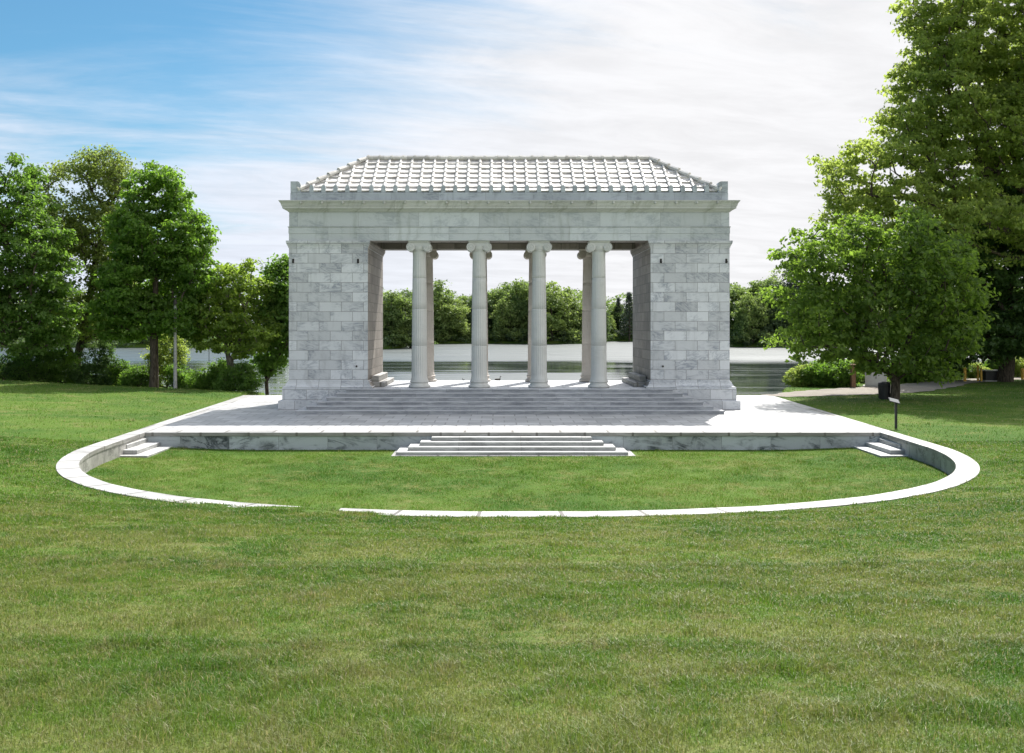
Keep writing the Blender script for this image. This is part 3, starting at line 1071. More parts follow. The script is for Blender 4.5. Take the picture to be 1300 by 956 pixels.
# soffits, inner faces and ceiling
for y0, y1 in ((0.0, 1.12), (TD - 1.12, TD)):
    p.add([(EX0, y0, 9.237), (EX1, y0, 9.237), (EX1, y1, 9.237), (EX0, y1, 9.237)], [(3, 2, 1, 0)])
for y0 in (1.12, TD - 1.12):
    p.add([(-7.18, y0, 9.237), (7.18, y0, 9.237), (7.18, y0, 9.93), (-7.18, y0, 9.93)], [(0, 1, 2, 3)])
p.add([(-7.4, 1.0, 9.93), (7.4, 1.0, 9.93), (7.4, TD - 1.0, 9.93), (-7.4, TD - 1.0, 9.93)], [(3, 2, 1, 0)])
p.add([(-11.19, 1.12, 9.237), (-7.18, 1.12, 9.237), (-7.18, TD - 1.12, 9.237), (-11.19, TD - 1.12, 9.237)], [(3, 2, 1, 0)])
p.add([(11.19, 1.12, 9.237), (7.18, 1.12, 9.237), (7.18, TD - 1.12, 9.237), (11.19, TD - 1.12, 9.237)], [(0, 1, 2, 3)])
for x in (-7.18, 7.18):
    p.add([(x, 1.12, 9.237), (x, TD - 1.12, 9.237), (x, TD - 1.12, 9.93), (x, 1.12, 9.93)], [(0, 1, 2, 3)])
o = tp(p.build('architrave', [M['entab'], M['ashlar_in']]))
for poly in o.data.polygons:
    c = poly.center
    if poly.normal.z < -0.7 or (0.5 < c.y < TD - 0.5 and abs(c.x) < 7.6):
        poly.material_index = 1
p = MB()
p.sweep(EX0, EX1, 0.0, TD, [(-0.01, 9.962), (-0.01, 10.675)])
tp(p.build('frieze', M['entab']))
p = MB()
p.sweep(EX0, EX1, 0.0, TD, [(-0.02, 10.677), (0.02, 10.69), (0.05, 10.72), (0.13, 10.78), (0.25, 10.84), (0.27, 10.845), (0.28, 10.85), (0.28, 10.95), (0.31, 10.955), (0.31, 10.985),
                            (0.325, 11.0), (0.335, 11.05), (0.365, 11.12), (0.41, 11.17), (0.42, 11.2), (0.44, 11.205), (0.44, 11.245), (-0.2, 11.27)])
cor = tp(p.build('cornice', M['cornice']))
p = MB()
p.sweep(EX0, EX1, 0.0, TD, [(-0.06, 11.262), (-0.06, 11.66), (-0.075, 11.70), (-0.6, 11.705)])
tp(p.build('blocking_course', M['block']))
# waterspouts on the front cornice
for k in range(21):
    x = -10.5 + 1.05 * k
    p = MB()
    p.lathe([(0.035, -0.10), (0.055, -0.085), (0.065, -0.03), (0.06, 0.04)], 10, (x, -0.40, 11.115), 'y')
    p.box(x - 0.018, x + 0.018, -0.52, -0.45, 11.06, 11.10)
    under(p.build('waterspout', M['cornice'], smooth=40), tem)
for s in (-1, 1):
    for yb in (0.06, TD - 0.06 - 0.5):
        p = MB()
        x0, x1 = 10.62 * s, 11.12 * s
        prof = [(x1, 11.707), (x1, 12.26), (x0 + 0.14 * s, 12.26), (x0 + 0.05 * s, 12.22), (x0, 12.10), (x0, 11.707)]
        m_ = len(prof)
        vs = [(x, yb, z) for x, z in prof] + [(x, yb + 0.5, z) for x, z in prof]
        p.add(vs, [tuple(range(m_)) if s < 0 else tuple(range(m_ - 1, -1, -1)), tuple(range(2 * m_ - 1, m_ - 1, -1)) if s < 0 else tuple(range(m_, 2 * m_))] +
              [(i, i + m_, (i + 1) % m_ + m_, (i + 1) % m_) if s < 0 else (i, (i + 1) % m_, (i + 1) % m_ + m_, i + m_) for i in range(m_)])
        tp(p.build('corner_block', M['block']))

# roof of marble pans and ridge tiles on four slopes
RX, RY, RZ0, RZ1 = 10.8, 3.2, 11.70, 13.90
NROW, SP = 7, 0.61
rise = RZ1 - RZ0
slen = math.hypot(RY, rise)
cn, sn = RY / slen, rise / slen
p = MB()


def slope_fn(kind):
    """(u along eave, v up the slope in metres, w off the surface) -> world"""
    def f(u, v, w_):
        h = v * cn - w_ * sn
        z = RZ0 + v * sn + w_ * cn
        if kind == 0:
            return (u, TD / 2 - RY + h, z)
        if kind == 1:
            return (-u, TD / 2 + RY - h, z)
        if kind == 2:
            return (RX - h, TD / 2 + u, z)
        return (-RX + h, TD / 2 - u, z)
    return f


for kind in range(4):
    f = slope_fn(kind)
    half = RX if kind < 2 else RY

    def bnd(v):
        return max(0.0, half - v * cn)
    nj = int(half / SP) + 1
    us = [SP * (j + 0.5) for j in range(-nj - 1, nj + 1)]
    rl = slen / NROW
    for i in range(NROW):
        v0, v1 = (i * rl if i else 0.12), (i + 1) * rl + (0.02 if i < NROW - 1 else 0)
        for j in range(len(us) - 1):
            uu = [us[j] + SP * q / 4 for q in range(5)]
            jw = random.uniform(-0.012, 0.012)
            for q in range(4):
                a, b = uu[q], uu[q + 1]
                sag = [0.0, -0.012, -0.016, -0.012, 0.0]
                A0, B0 = max(-bnd(v0), min(bnd(v0), a)), max(-bnd(v0), min(bnd(v0), b))
                A1, B1 = max(-bnd(v1), min(bnd(v1), a)), max(-bnd(v1), min(bnd(v1), b))
                if B0 - A0 < 1e-4 and B1 - A1 < 1e-4:
                    continue
                w0, w1 = 0.075 + jw, 0.0 + jw
                vs = [f(A0, v0, w0 + sag[q]), f(B0, v0, w0 + sag[q + 1]), f(B1, v1, w1 + sag[q + 1]), f(A1, v1, w1 + sag[q]), f(A0, v0, -0.02), f(B0, v0, -0.02)]
                p.add(vs, [(0, 1, 2, 3), (4, 5, 1, 0)])
        # covers over the joints, each lapping the one below
        for u in us:
            if abs(u) > bnd(v0) - 0.05:
                continue
            ve = v1
            if abs(u) > bnd(ve):
                ve = (half - abs(u)) / cn
            if ve - v0 < 0.08:
                continue
            sec0 = [(-0.08, 0.05), (-0.065, 0.11), (-0.028, 0.135), (0.028, 0.135), (0.065, 0.11), (0.08, 0.05)]
            sec1 = [(-0.075, 0.0), (-0.06, 0.075), (-0.025, 0.10), (0.025, 0.10), (0.06, 0.075), (0.075, 0.0)]
            vs = [f(u + a, v0 - 0.03, b) for a, b in sec0] + [f(u + a, ve, b) for a, b in sec1]
            p.add(vs, [(k, k + 1, k + 7, k + 6) for k in range(5)] + [(5, 4, 3, 2, 1, 0)])
# hips and ridge
hx = RX - RY
for sx in (-1, 1):
    for sy in (-1, 1):
        a = Vector((sx * RX, TD / 2 + sy * RY, RZ0 + 0.10))
        b = Vector((sx * hx, TD / 2, RZ1 + 0.10))
        for k in range(NROW):
            A, B = a.lerp(b, k / NROW), a.lerp(b, (k + 1.06) / NROW)
            p.tube([A + Vector((0, 0, 0.05)), B], [0.15, 0.10], 8)
nr = int(2 * hx / SP)
for k in range(nr):
    x0 = -hx + 2 * hx * k / nr
    p.tube([(x0, TD / 2, RZ1 + 0.10), (x0 + 2 * hx / nr, TD / 2, RZ1 + 0.10)], [0.13, 0.125], 8)
    p.tube([(x0 - 0.05, TD / 2, RZ1 + 0.115), (x0 + 0.07, TD / 2, RZ1 + 0.115)], [0.148, 0.148], 8)
# closed underside
p.add([(-RX, TD / 2 - RY, RZ0 - 0.03), (RX, TD / 2 - RY, RZ0 - 0.03), (RX, TD / 2 + RY, RZ0 - 0.03), (-RX, TD / 2 + RY, RZ0 - 0.03)], [(3, 2, 1, 0)])
roof = tp(p.build('roof', M['rooftile']))


def antefix_mesh():
    mb = MB()
    mb.bevbox(-0.105, 0.105, 0, 0.34, 0, 0.27, 0.012)
    mb.add([(-0.1, 0.003, 0.27), (0.1, 0.003, 0.27), (0.075, 0.003, 0.35), (0, 0.003, 0.38), (-0.075, 0.003, 0.35),
            (-0.1, 0.2, 0.27), (0.1, 0.2, 0.27), (0.075, 0.2, 0.35), (0, 0.2, 0.38), (-0.075, 0.2, 0.35)],
           [(0, 1, 2, 3, 4), (9, 8, 7, 6, 5), (1, 6, 7, 2), (2, 7, 8, 3), (3, 8, 9, 4), (4, 9, 5, 0)])
    return mb


af = None
for kind in range(4):
    cnt = 34 if kind < 2 else 8
    for j in range(cnt):
        u = SP * (j - cnt / 2 + 0.5)
        if af is None:
            af = antefix_mesh().build('antefix', M['block'])
            c = af
        else:
            c = af.copy()
            COL.objects.link(c)
        yo = 0.075
        if kind == 0:
            c.location, rz = (u, yo, 11.707), 0
        elif kind == 1:
            c.location, rz = (u, TD - yo, 11.707), math.pi
        elif kind == 2:
            c.location, rz = (11.19 - yo, TD / 2 + u, 11.707), math.pi / 2
        else:
            c.location, rz = (-11.19 + yo, TD / 2 + u, 11.707), -math.pi / 2
        c.rotation_euler = (0, 0, rz)
        c.parent = roof
        c.matrix_parent_inverse = Matrix.Identity(4)
bpy.context.view_layer.update()
for c in roof.children:
    c.matrix_parent_inverse = roof.matrix_world.inverted()


# ------------------------------------------------------------------ trees
def rand_unit(n, g):
    v = g.normal(size=(n, 3))
    return v / np.linalg.norm(v, axis=1, keepdims=True)


def clump_centres(lobes, n, g, mind, inner=0.35, zmin=0.3):
    lobes = np.array(lobes, dtype=float)
    vol = lobes[:, 3] * lobes[:, 4] * lobes[:, 5]
    vol = vol ** 0.8
    pick = g.choice(len(lobes), size=n * 8, p=vol / vol.sum())
    dirs = rand_unit(n * 8, g)
    rad = (inner ** 3 + (1 - inner ** 3) * g.random(n * 8)) ** (1 / 3)
    pts = lobes[pick, :3] + dirs * rad[:, None] * lobes[pick, 3:6]
    pts = pts[pts[:, 2] > zmin]
    # gaps: drop points where a slow field is low
    f = np.sin(pts[:, 0] * 0.9 + g.random() * 6) + np.sin(pts[:, 1] * 0.9 + g.random() * 6) + np.sin(pts[:, 2] * 1.1 + g.random() * 6)
    pts = pts[f > -1.55]
    keep = []
    grid = np.empty((0, 3))
    for q in pts:
        if len(keep) >= n:
            break
        if len(keep) and np.min(np.sum((grid - q) ** 2, 1)) < mind * mind:
            continue
        keep.append(q)
        grid = np.array(keep)
    return grid


def leaves(centres, per, size, rad, g, flat=0.6, droop=0.25, up=0.55):
    nC = len(centres)
    cr = rad * (0.65 + 0.7 * g.random(nC))
    ct = g.random(nC)
    ci = np.repeat(np.arange(nC), per)
    N = len(ci)
    off = g.normal(size=(N, 3)) * 0.5
    ln = np.linalg.norm(off, axis=1, keepdims=True)
    off = off * np.minimum(1, 1.25 / np.maximum(ln, 1e-6))
    off[:, 2] *= flat
    P = centres[ci] + off * cr[ci][:, None]
    nrm = off * 0.55 + np.array([0, 0, up]) + g.normal(size=(N, 3)) * 0.45
    nrm /= np.linalg.norm(nrm, axis=1, keepdims=True)
    tdir = off * np.array([1, 1, 0.3]) + g.normal(size=(N, 3)) * 0.6 - np.array([0, 0, droop])
    tdir -= nrm * np.sum(tdir * nrm, 1, keepdims=True)
    tdir /= np.linalg.norm(tdir, axis=1, keepdims=True) + 1e-9
    sdir = np.cross(nrm, tdir)
    s = size * (0.5 + 1.0 * g.random(N))[:, None]
    v0 = P - tdir * s * 0.5
    v1 = P + sdir * s * 0.34 - tdir * s * 0.05 + nrm * s * 0.06
    v2 = P + tdir * s * 0.5 - nrm * s * 0.10
    v3 = P - sdir * s * 0.34 - tdir * s * 0.05 + nrm * s * 0.06
    V = np.stack([v0, v1, v2, v3], 1).reshape(-1, 3)
    Fc = np.arange(4 * N).reshape(N, 4)
    tint = np.clip(ct[ci] * 0.6 + g.random(N) ** 1.6 * 0.5, 0, 1)
    return V, Fc, tint


def skeleton(trunks, centres, g, r0, tip=0.018, sag=0.06):
    """join every clump to the nearest limb that lies closer to the fork; thickness adds up towards the base"""
    nodes, par = [], []
    for poly in trunks:
        last = -1
        for k, q in enumerate(poly):
            if k == 0 and nodes:
                # later stems start from the nearest existing node
                dd = [np.linalg.norm(np.array(q) - nn) for nn in nodes]
                if min(dd) < 0.6:
                    last = int(np.argmin(dd))
                    continue
            nodes.append(np.array(q, dtype=float))
            par.append(last)
            last = len(nodes) - 1
    base_n = len(nodes)
    fork = np.mean([np.array(pp[-1]) for pp in trunks], axis=0)
    fork = np.array(trunks[0][max(0, len(trunks[0]) // 2)], dtype=float)
    order = np.argsort(np.linalg.norm(centres - fork, axis=1))
    plen = [0.0] * base_n
    for i in range(base_n):
        if par[i] >= 0:
            plen[i] = plen[par[i]] + np.linalg.norm(nodes[i] - nodes[par[i]])
    for k in order:
        c = centres[k]
        A = np.array(nodes)
        dv = np.linalg.norm(A - c, axis=1)
        cost = dv + 0.25 * np.array(plen) + np.where(A[:, 2] > c[2] + 0.3, 1.5 * (A[:, 2] - c[2]), 0)
        cost[0] += 50
        j = int(np.argmin(cost))
        a = nodes[j]
        L = dv[j]
        if L > 0.9:
            m_ = a * 0.5 + c * 0.5 + g.normal(size=3) * sag * L + np.array([0, 0, 0.07 * L])
            nodes.append(m_)
            par.append(j)
            plen.append(plen[j] + L * 0.5)
            j = len(nodes) - 1
        nodes.append(c)
        par.append(j)
        plen.append(plen[j] + np.linalg.norm(nodes[j] - c))
    nN = len(nodes)
    kids = [[] for _ in range(nN)]
    for i in range(nN):
        if par[i] >= 0:
            kids[par[i]].append(i)
    acc = np.zeros(nN)
    depth_order = sorted(range(nN), key=lambda i: -plen[i])
    for i in depth_order:
        acc[i] += tip ** 2.3
        if par[i] >= 0:
            acc[par[i]] += acc[i]
    rad = acc ** (1 / 2.3)
    rad = tip + (rad - tip) * (r0 - tip) / max(rad[0] - tip, 1e-6)
    return nodes, par, rad, kids


def wood_mesh(nodes, par, rad, r0, ztop_flare=0.7):
    V, Fq = [], []
    o = 0
    for i in range(len(nodes)):
        j = par[i]
        if j < 0:
            continue
        a, b = nodes[j], nodes[i]
        ra, rb = min(rad[j], rad[i] * 1.5), rad[i]
        if par[j] < 0:
            ra = rad[j] * 1.25
        nn = 10 if rb > 0.1 else (6 if rb > 0.035 else 4)
        d = b - a
        L = np.linalg.norm(d)
        if L < 1e-4:
            continue
        d = d / L
        ref = np.array([0.2, 0.9, 0.3]) if abs(d[2]) > 0.9 else np.array([0, 0, 1.0])
        u = np.cross(d, ref)
        u /= np.linalg.norm(u)
        v = np.cross(d, u)
        th = np.arange(nn) * 2 * math.pi / nn
        ring = np.cos(th)[:, None] * u + np.sin(th)[:, None] * v
        V.append(a - d * ra * 0.1 + ring * ra)
        V.append(b + d * rb * 0.2 + ring * rb)
        k = np.arange(nn)
        k2 = (k + 1) % nn
        Fq.append(np.stack([o + k, o + k2, o + nn + k2, o + nn + k], 1))
        o += 2 * nn
    return np.concatenate(V), np.concatenate(Fq)


def tree(name, loc, lobes, trunks, nclump, per, leafsize, crad, r0, lmat, bmat, seed, label, cat='tree', group=None, mind=0.45, flat=0.6,
         inner=0.35, zmin=0.4, droop=0.25, up=0.55):
    g = np.random.default_rng(seed)
    root = empty(name, loc, label, cat, group)
    C = clump_centres(lobes, nclump, g, mind, inner, zmin)
    nodes, par, rad, kids = skeleton(trunks, C, g, r0)
    V, Fq = wood_mesh(nodes, par, rad, r0)
    tr_ = np_mesh('trunk' if cat == 'tree' else 'stems', V, Fq, bmat, root, smooth=True)
    V, Fq, tint = leaves(C, per, leafsize, crad, g, flat, droop, up)
    np_mesh('crown' if cat == 'tree' else 'foliage', V, Fq, lmat, root, tint)
    return root


def gl(px, d, dz=0.0):
    """point of the ground under a photograph column at a distance"""
    x = EYE.x + (px - CX) * d / F
    return (x, d - 50, float(ground(x, d - 50)) + dz)


def lob(base, d, px, py, rpx, rpz, rdep, dd=0.0):
    """crown lobe given where it shows: local centre and radii in metres"""
    q = at(px, d + dd, py=py)
    s = (d + dd) / F
    return (q.x - base[0], q.y - base[1], q.z - base[2], rpx * s, rdep, rpz * s)


def straight(h, lean=(0, 0), n=4, bend=0.1):
    return [(lean[0] * k / n + bend * math.sin(k * 1.7), lean[1] * k / n + bend * math.cos(k * 2.1) - bend, h * k / n - (0.15 if k == 0 else 0)) for k in range(n + 1)]


# left group
d = 65.0
b = gl(-28, d)
tree('broadleaf_tree', b, [lob(b, d, 10, 262, 58, 62, 3.0), lob(b, d, 40, 330, 55, 62, 3.0), lob(b, d, -15, 350, 70, 85, 3.4), lob(b, d, 62, 392, 38, 42, 2.2), lob(b, d, 5, 415, 50, 34, 2.4), lob(b, d, 30, 436, 44, 18, 2.2), lob(b, d, 78, 428, 20, 18, 1.5), lob(b, d, -60, 300, 60, 90, 3.0), lob(b, d, 8, 222, 34, 26, 2.0)],
     [straight(6.5, (-0.4, 0.3))], 520, 105, 0.23, 0.60, 0.32, M['leaf_mid'], M['bark'], 11, 'large dense green tree at the left edge, cut off by the frame', mind=0.62, flat=0.5)
d = 71.0
b = gl(97, d)
tree('broadleaf_tree', b, [lob(b, d, 128, 225, 36, 38, 2.2), lob(b, d, 80, 245, 28, 36, 2.0), lob(b, d, 120, 290, 44, 48, 2.6), lob(b, d, 78, 320, 34, 50, 2.2), lob(b, d, 140, 345, 36, 40, 2.2), lob(b, d, 100, 400, 44, 36, 2.2), lob(b, d, 150, 218, 18, 22, 1.4)],
     [[(0, 0, -0.2), (0.0, 0, 1.4), (0.05, 0.05, 2.0)], [(0.0, 0, 1.4), (-0.7, 0.1, 2.8), (-1.2, 0.2, 4.4), (-1.4, 0.3, 7)], [(0.05, 0.05, 2.0), (0.5, 0.1, 4.0), (1.1, 0, 7), (1.6, -0.1, 10)]],
     420, 80, 0.20, 0.66, 0.32, M['leaf_olive'], M['bark'], 12, 'tall airy olive-green tree with a forked dark trunk', mind=0.6)
d = 66.0
b = gl(195, d)
tree('broadleaf_tree', b, [lob(b, d, 200, 250, 40, 36, 2.2), lob(b, d, 205, 300, 62, 52, 3.0), lob(b, d, 195, 362, 66, 50, 3.2), lob(b, d, 240, 352, 34, 34, 2.2), lob(b, d, 158, 398, 40, 36, 2.2), lob(b, d, 222, 404, 44, 26, 2.2), lob(b, d, 166, 290, 26, 36, 1.8), lob(b, d, 192, 224, 20, 14, 1.2)],
     [straight(9.0, (0.15, 0.1), 6, 0.05)], 500, 95, 0.24, 0.58, 0.27, M['leaf_bright'], M['bark'], 13, 'bright green tree with a straight single trunk left of the grey pole', mind=0.62, flat=0.5)
d = 66.5
b = gl(291, d)
tree('broadleaf_tree', b, [lob(b, d, 300, 362, 34, 30, 1.7), lob(b, d, 288, 400, 46, 34, 2.1), lob(b, d, 322, 412, 32, 38, 1.8), lob(b, d, 272, 395, 30, 34, 1.7), lob(b, d, 325, 372, 24, 24, 1.4), lob(b, d, 300, 440, 40, 16, 1.6), lob(b, d, 262, 428, 24, 20, 1.3),  lob(b, d, 313, 340, 16, 12, 0.9)],
     [[(0, 0, -0.2), (0.12, 0, 1.4), (0.15, 0, 2.2)], [(0.12, 0, 1.4), (-0.15, 0, 2.8), (-0.4, 0.1, 4.2)], [(0.15, 0, 2.2), (0.6, 0, 3.1), (1.0, -0.1, 4.4)]],
     210, 76, 0.22, 0.46, 0.20, M['leaf_young'], M['bark_grey'], 14, 'small yellow-green tree with a forked grey trunk beside the temple', mind=0.54, flat=0.5)
d = 69.0
b = gl(338, d)
tree('broadleaf_tree', b, [lob(b, d, 362, 368, 30, 34, 2.0), lob(b, d, 352, 405, 26, 30, 1.8), lob(b, d, 372, 410, 30, 40, 2.0), lob(b, d, 350, 440, 18, 24, 1.2), lob(b, d, 340, 460, 16, 16, 1.1), lob(b, d, 360, 340, 16, 14, 1.2)],
     [straight(5.5, (0.1, 0.1))], 230, 80, 0.24, 0.60, 0.13, M['leaf_mid'], M['bark'], 15, 'green tree half hidden behind the left end of the temple', mind=0.45)

# right group
d = 55.6
b = gl(1136, d)
tree('broadleaf_tree', b, [lob(b, d, 1120, 390, 84, 56, 2.8), lob(b, d, 988, 378, 14, 12, 0.9), lob(b, d, 1000, 330, 18, 12, 1.0), lob(b, d, 1040, 296, 22, 14, 1.2), lob(b, d, 1015, 305, 14, 12, 0.9), lob(b, d, 1080, 288, 20, 14, 1.1), lob(b, d, 1090, 300, 30, 26, 1.6), lob(b, d, 1000, 425, 30, 20, 1.5),  lob(b, d, 1175, 468, 40, 14, 2.0), lob(b, d, 1215, 385, 30, 40, 1.8), lob(b, d, 1150, 292, 40, 26, 1.8), lob(b, d, 1200, 330, 30, 30, 1.8), lob(b, d, 1052, 328, 46, 34, 2.6), lob(b, d, 1022, 338, 26, 24, 1.4), lob(b, d, 1000, 398, 22, 22, 1.3), lob(b, d, 1040, 405, 52, 44, 2.6), lob(b, d, 1160, 360, 74, 70, 3.4), lob(b, d, 1190, 420, 52, 36, 2.6), lob(b, d, 1075, 436, 50, 24, 2.4), lob(b, d, 1120, 318, 50, 30, 2.4), lob(b, d, 1018, 432, 24, 26, 1.4), lob(b, d, 1130, 455, 50, 18, 2.2)],
     [straight(4.2, (-0.1, 0.2), 4, 0.06)], 500, 70, 0.25, 0.66, 0.23, M['leaf_spread'], M['bark'], 21, 'spreading green tree beside the bin, its branches reaching towards the temple', mind=0.70, inner=0.45, flat=0.5, up=0.4)
d = 71.0
b = gl(1275, d)
tree('broadleaf_tree', b, [lob(b, d, 1250, 330, 110, 100, 5.5), lob(b, d, 1185, 320, 66, 80, 3.8), lob(b, d, 1300, 270, 95, 60, 5.0), lob(b, d, 1230, 425, 90, 36, 4.6), lob(b, d, 1350, 350, 90, 110, 5.0), lob(b, d, 1320, 440, 70, 24, 4.0), lob(b, d, 1195, 262, 40, 34, 2.6)],
     [straight(7.5, (0.2, 0.0), 5, 0.12)], 1000, 95, 0.27, 0.74, 0.50, M['leaf_dark'], M['bark'], 22, 'big dark green maple with a thick trunk behind the dark utility box', mind=0.72, flat=0.48)
d = 66.0
b = gl(1345, d)
tree('broadleaf_tree', b, [lob(b, d, 1290, 60, 120, 95, 6.0), lob(b, d, 1210, 60, 66, 60, 4.0), lob(b, d, 1170, 150, 66, 26, 3.6), lob(b, d, 1120, 195, 62, 20, 3.2), lob(b, d, 1075, 225, 36, 36, 2.2), lob(b, d, 1150, 248, 60, 30, 3.2), lob(b, d, 1250, 165, 90, 60, 5.0), lob(b, d, 1230, 225, 70, 50, 4.0), lob(b, d, 1360, 130, 110, 160, 6.5), lob(b, d, 1290, -50, 120, 80, 6.0), lob(b, d, 1185, 25, 36, 20, 2.2), lob(b, d, 1105, 262, 40, 22, 2.2), lob(b, d, 1165, 105, 40, 26, 2.0), lob(b, d, 1230, 110, 90, 60, 5.0), lob(b, d - 3, 1245, 285, 70, 36, 3.4), lob(b, d - 3, 1300, 300, 50, 40, 3.0), lob(b, d, 1085, 265, 30, 26, 2.0), lob(b, d, 1062, 205, 26, 18, 1.6), lob(b, d, 1068, 262, 30, 26, 2.0), lob(b, d, 1090, 300, 50, 24, 2.4), lob(b, d, 1200, 10, 60, 40, 4.0), lob(b, d, 1200, 200, 80, 40, 4.0)],
     [[(0, 0, -0.2), (0.1, 0, 3.5), (-0.2, 0.1, 7.5), (-0.8, 0.2, 12), (-1.6, 0.2, 17), (-2.2, 0, 23)], [(-0.2, 0.1, 7.5), (-3.5, -0.4, 10), (-7.0, -0.8, 11.6), (-10.5, -1.0, 12.4), (-13.0, -1.0, 12.6)], [(-0.8, 0.2, 12), (-4.0, 0.3, 14.3), (-7.4, 0.2, 16), (-9.6, 0, 16.5)]],
     1700, 78, 0.25, 0.70, 0.50, M['leaf_lime'], M['bark'], 23, 'tall pale yellow-green tree at the upper right with long layered branches against the sky', mind=0.5, flat=0.38, droop=0.12, up=0.22)

# shrubs along the bank
def shrub(px, d, w_, h, dep, lmat, seed, label, n=120, per=70, ls=0.13, name='shrub', group='shrubs along the lake bank', z=None):
    if px < 350:
        d += 4.0 if px < 290 else 2.4
        w_, h, dep = w_ * 1.22, h * 1.3, dep * 1.15
        n = int(n * 1.3)
    b = gl(px, d)
    if z is not None:
        b = (b[0], b[1], z)
    lobes = [(0, 0, h * 0.42, w_ * 0.5, dep * 0.5, h * 0.5), (-w_ * 0.28, 0.1, h * 0.3, w_ * 0.3, dep * 0.4, h * 0.36), (w_ * 0.27, -0.1, h * 0.33, w_ * 0.3, dep * 0.4, h * 0.36), (w_ * 0.08, 0, h * 0.68, w_ * 0.26, dep * 0.34, h * 0.28)]
    tr = [[(0, 0, -0.1), (0, 0, 0.15), (0.05, 0, h * 0.3)], [(0, 0, 0.15), (-w_ * 0.2, 0, h * 0.3)], [(0, 0, 0.15), (w_ * 0.2, 0.05, h * 0.32)]]
    return tree(name, b, lobes, tr, n, per, ls, 0.36, 0.06, lmat, M['bark'], seed, label, 'shrub', group, mind=0.22, inner=0.3, zmin=0.08)


shrub(8, 64.5, 3.0, 1.6, 2.0, M['leaf_dark'], 31, 'dark leggy shrub at the left edge of the photo above the bank', 80)
shrub(44, 64.0, 2.8, 2.4, 2.0, M['leaf_mid'], 32, 'tall green shrub left of the forked trunk, second from the left edge', 110)
shrub(76, 65.5, 2.4, 2.2, 2.0, M['leaf_bright'], 33, 'bright green shrub touching the left side of the forked trunk', 100)
shrub(122, 64.5, 2.6, 2.6, 2.0, M['leaf_dark'], 34, 'dark open shrub touching the right side of the forked trunk', 100)
shrub(154, 65.0, 1.9, 1.4, 1.6, M['leaf_bright'], 35, 'low bright shrub midway between the forked trunk and the straight trunk', 75)
shrub(176, 63.5, 1.7, 1.2, 1.4, M['leaf_mid'], 36, 'low rounded shrub at the left foot of the straight trunk', 70)
shrub(212, 66.0, 2.4, 3.6, 2.2, M['leaf_lime'], 37, 'tall yellowish shrub between the straight trunk and the grey pole', 110)
shrub(252, 64.0, 2.9, 3.7, 2.4, M['leaf_mid'], 38, 'largest rounded shrub just right of the grey pole', 190)
shrub(303, 62.6, 2.2, 1.5, 1.6, M['leaf_mid'], 39, 'low shrub around the foot of the small forked tree', 95)
shrub(329, 62.6, 1.7, 1.35, 1.4, M['leaf_bright'], 40, 'small bright shrub nearest the temple on its left side', 85)
shrub(1022, 68.0, 2.2, 1.5, 2.0, M['leaf_lime'], 41, 'low yellowish shrub at the water edge nearest the temple on its right side', 110, ls=0.15)
shrub(1053, 67.5, 3.6, 2.1, 2.6, M['leaf_bright'], 42, 'broad bright bush left of the brown wooden post', 220, ls=0.15)
shrub(1098, 72.0, 3.0, 2.0, 2.0, M['leaf_lime'], 43, 'yellow-green bush between the wooden post and the pale cabinet', 110, ls=0.15)
shrub(1150, 71.5, 2.6, 2.2, 2.0, M['leaf_bright'], 44, 'bright bush right of the leaning tree trunk, behind the bin', 110, ls=0.15)
shrub(1190, 74.0, 4.2, 3.2, 2.6, M['leaf_dark'], 45, 'large dark bush beyond the path, left of the yellow bollards', 220, ls=0.16)
shrub(1233, 76.0, 2.0, 1.3, 1.8, M['leaf_lime'], 46, 'small pale bush behind the middle yellow bollards', 70)
shrub(1262, 77.0, 1.8, 1.7, 1.6, M['leaf_bright'], 47, 'bright bush showing over the dark utility box', 70)
shrub(1292, 76.5, 2.0, 1.7, 1.6, M['leaf_lime'], 48, 'pale bush right of the thick trunk at the right edge', 75)

# ------------------------------------------------------------------ trees on the far shore
def far_proto(seed, lobes, nC, per, ls, cr, lmat, h, r0=0.35, conifer=False, flat=0.6):
    g = np.random.default_rng(seed)
    if conifer:
        C = []
        for k in range(nC):
            f = (k + 0.5) / nC
            a = k * 2.4
            rr = (1 - f) * lobes + 0.15
            rr *= 0.4 + 0.6 * g.random()
            C.append((rr * math.cos(a), rr * math.sin(a), h * (0.12 + 0.88 * f)))
        C = np.array(C)
        tr = [[(0, 0, -0.3), (0, 0, h * 0.3), (0, 0, h * 0.6), (0, 0, h * 0.97)]]
    else:
        C = clump_centres(lobes, nC, g, 0.9, 0.45, 0.2)
        tr = [[(0, 0, -0.4), (0.1, 0, h * 0.2), (0, 0.1, h * 0.5)]]
    nodes, par, rad, kids = skeleton(tr, C, g, r0, 0.03)
    wv_ = wood_mesh(nodes, par, rad, r0)
    lv = leaves(C, per, ls, cr, g, flat, 0.2, 0.5)
    return wv_, lv, lmat


def spec_round(seed, w_, h):
    g = np.random.default_rng(seed)
    L = [(0, 0, h * 0.55, w_ * 0.42, w_ * 0.42, h * 0.38)]
    for k in range(9):
        a = g.random() * 6.28
        f = g.random()
        L.append((math.cos(a) * w_ * 0.3 * (1.1 - f * 0.6), math.sin(a) * w_ * 0.3, h * (0.22 + 0.62 * f), w_ * (0.26 - 0.08 * f), w_ * (0.26 - 0.08 * f), h * 0.15))
    for k in range(5):
        a = g.random() * 6.28
        L.append((math.cos(a) * w_ * 0.34, math.sin(a) * w_ * 0.34, h * 0.10, w_ * 0.22, w_ * 0.22, h * 0.10))
    return L


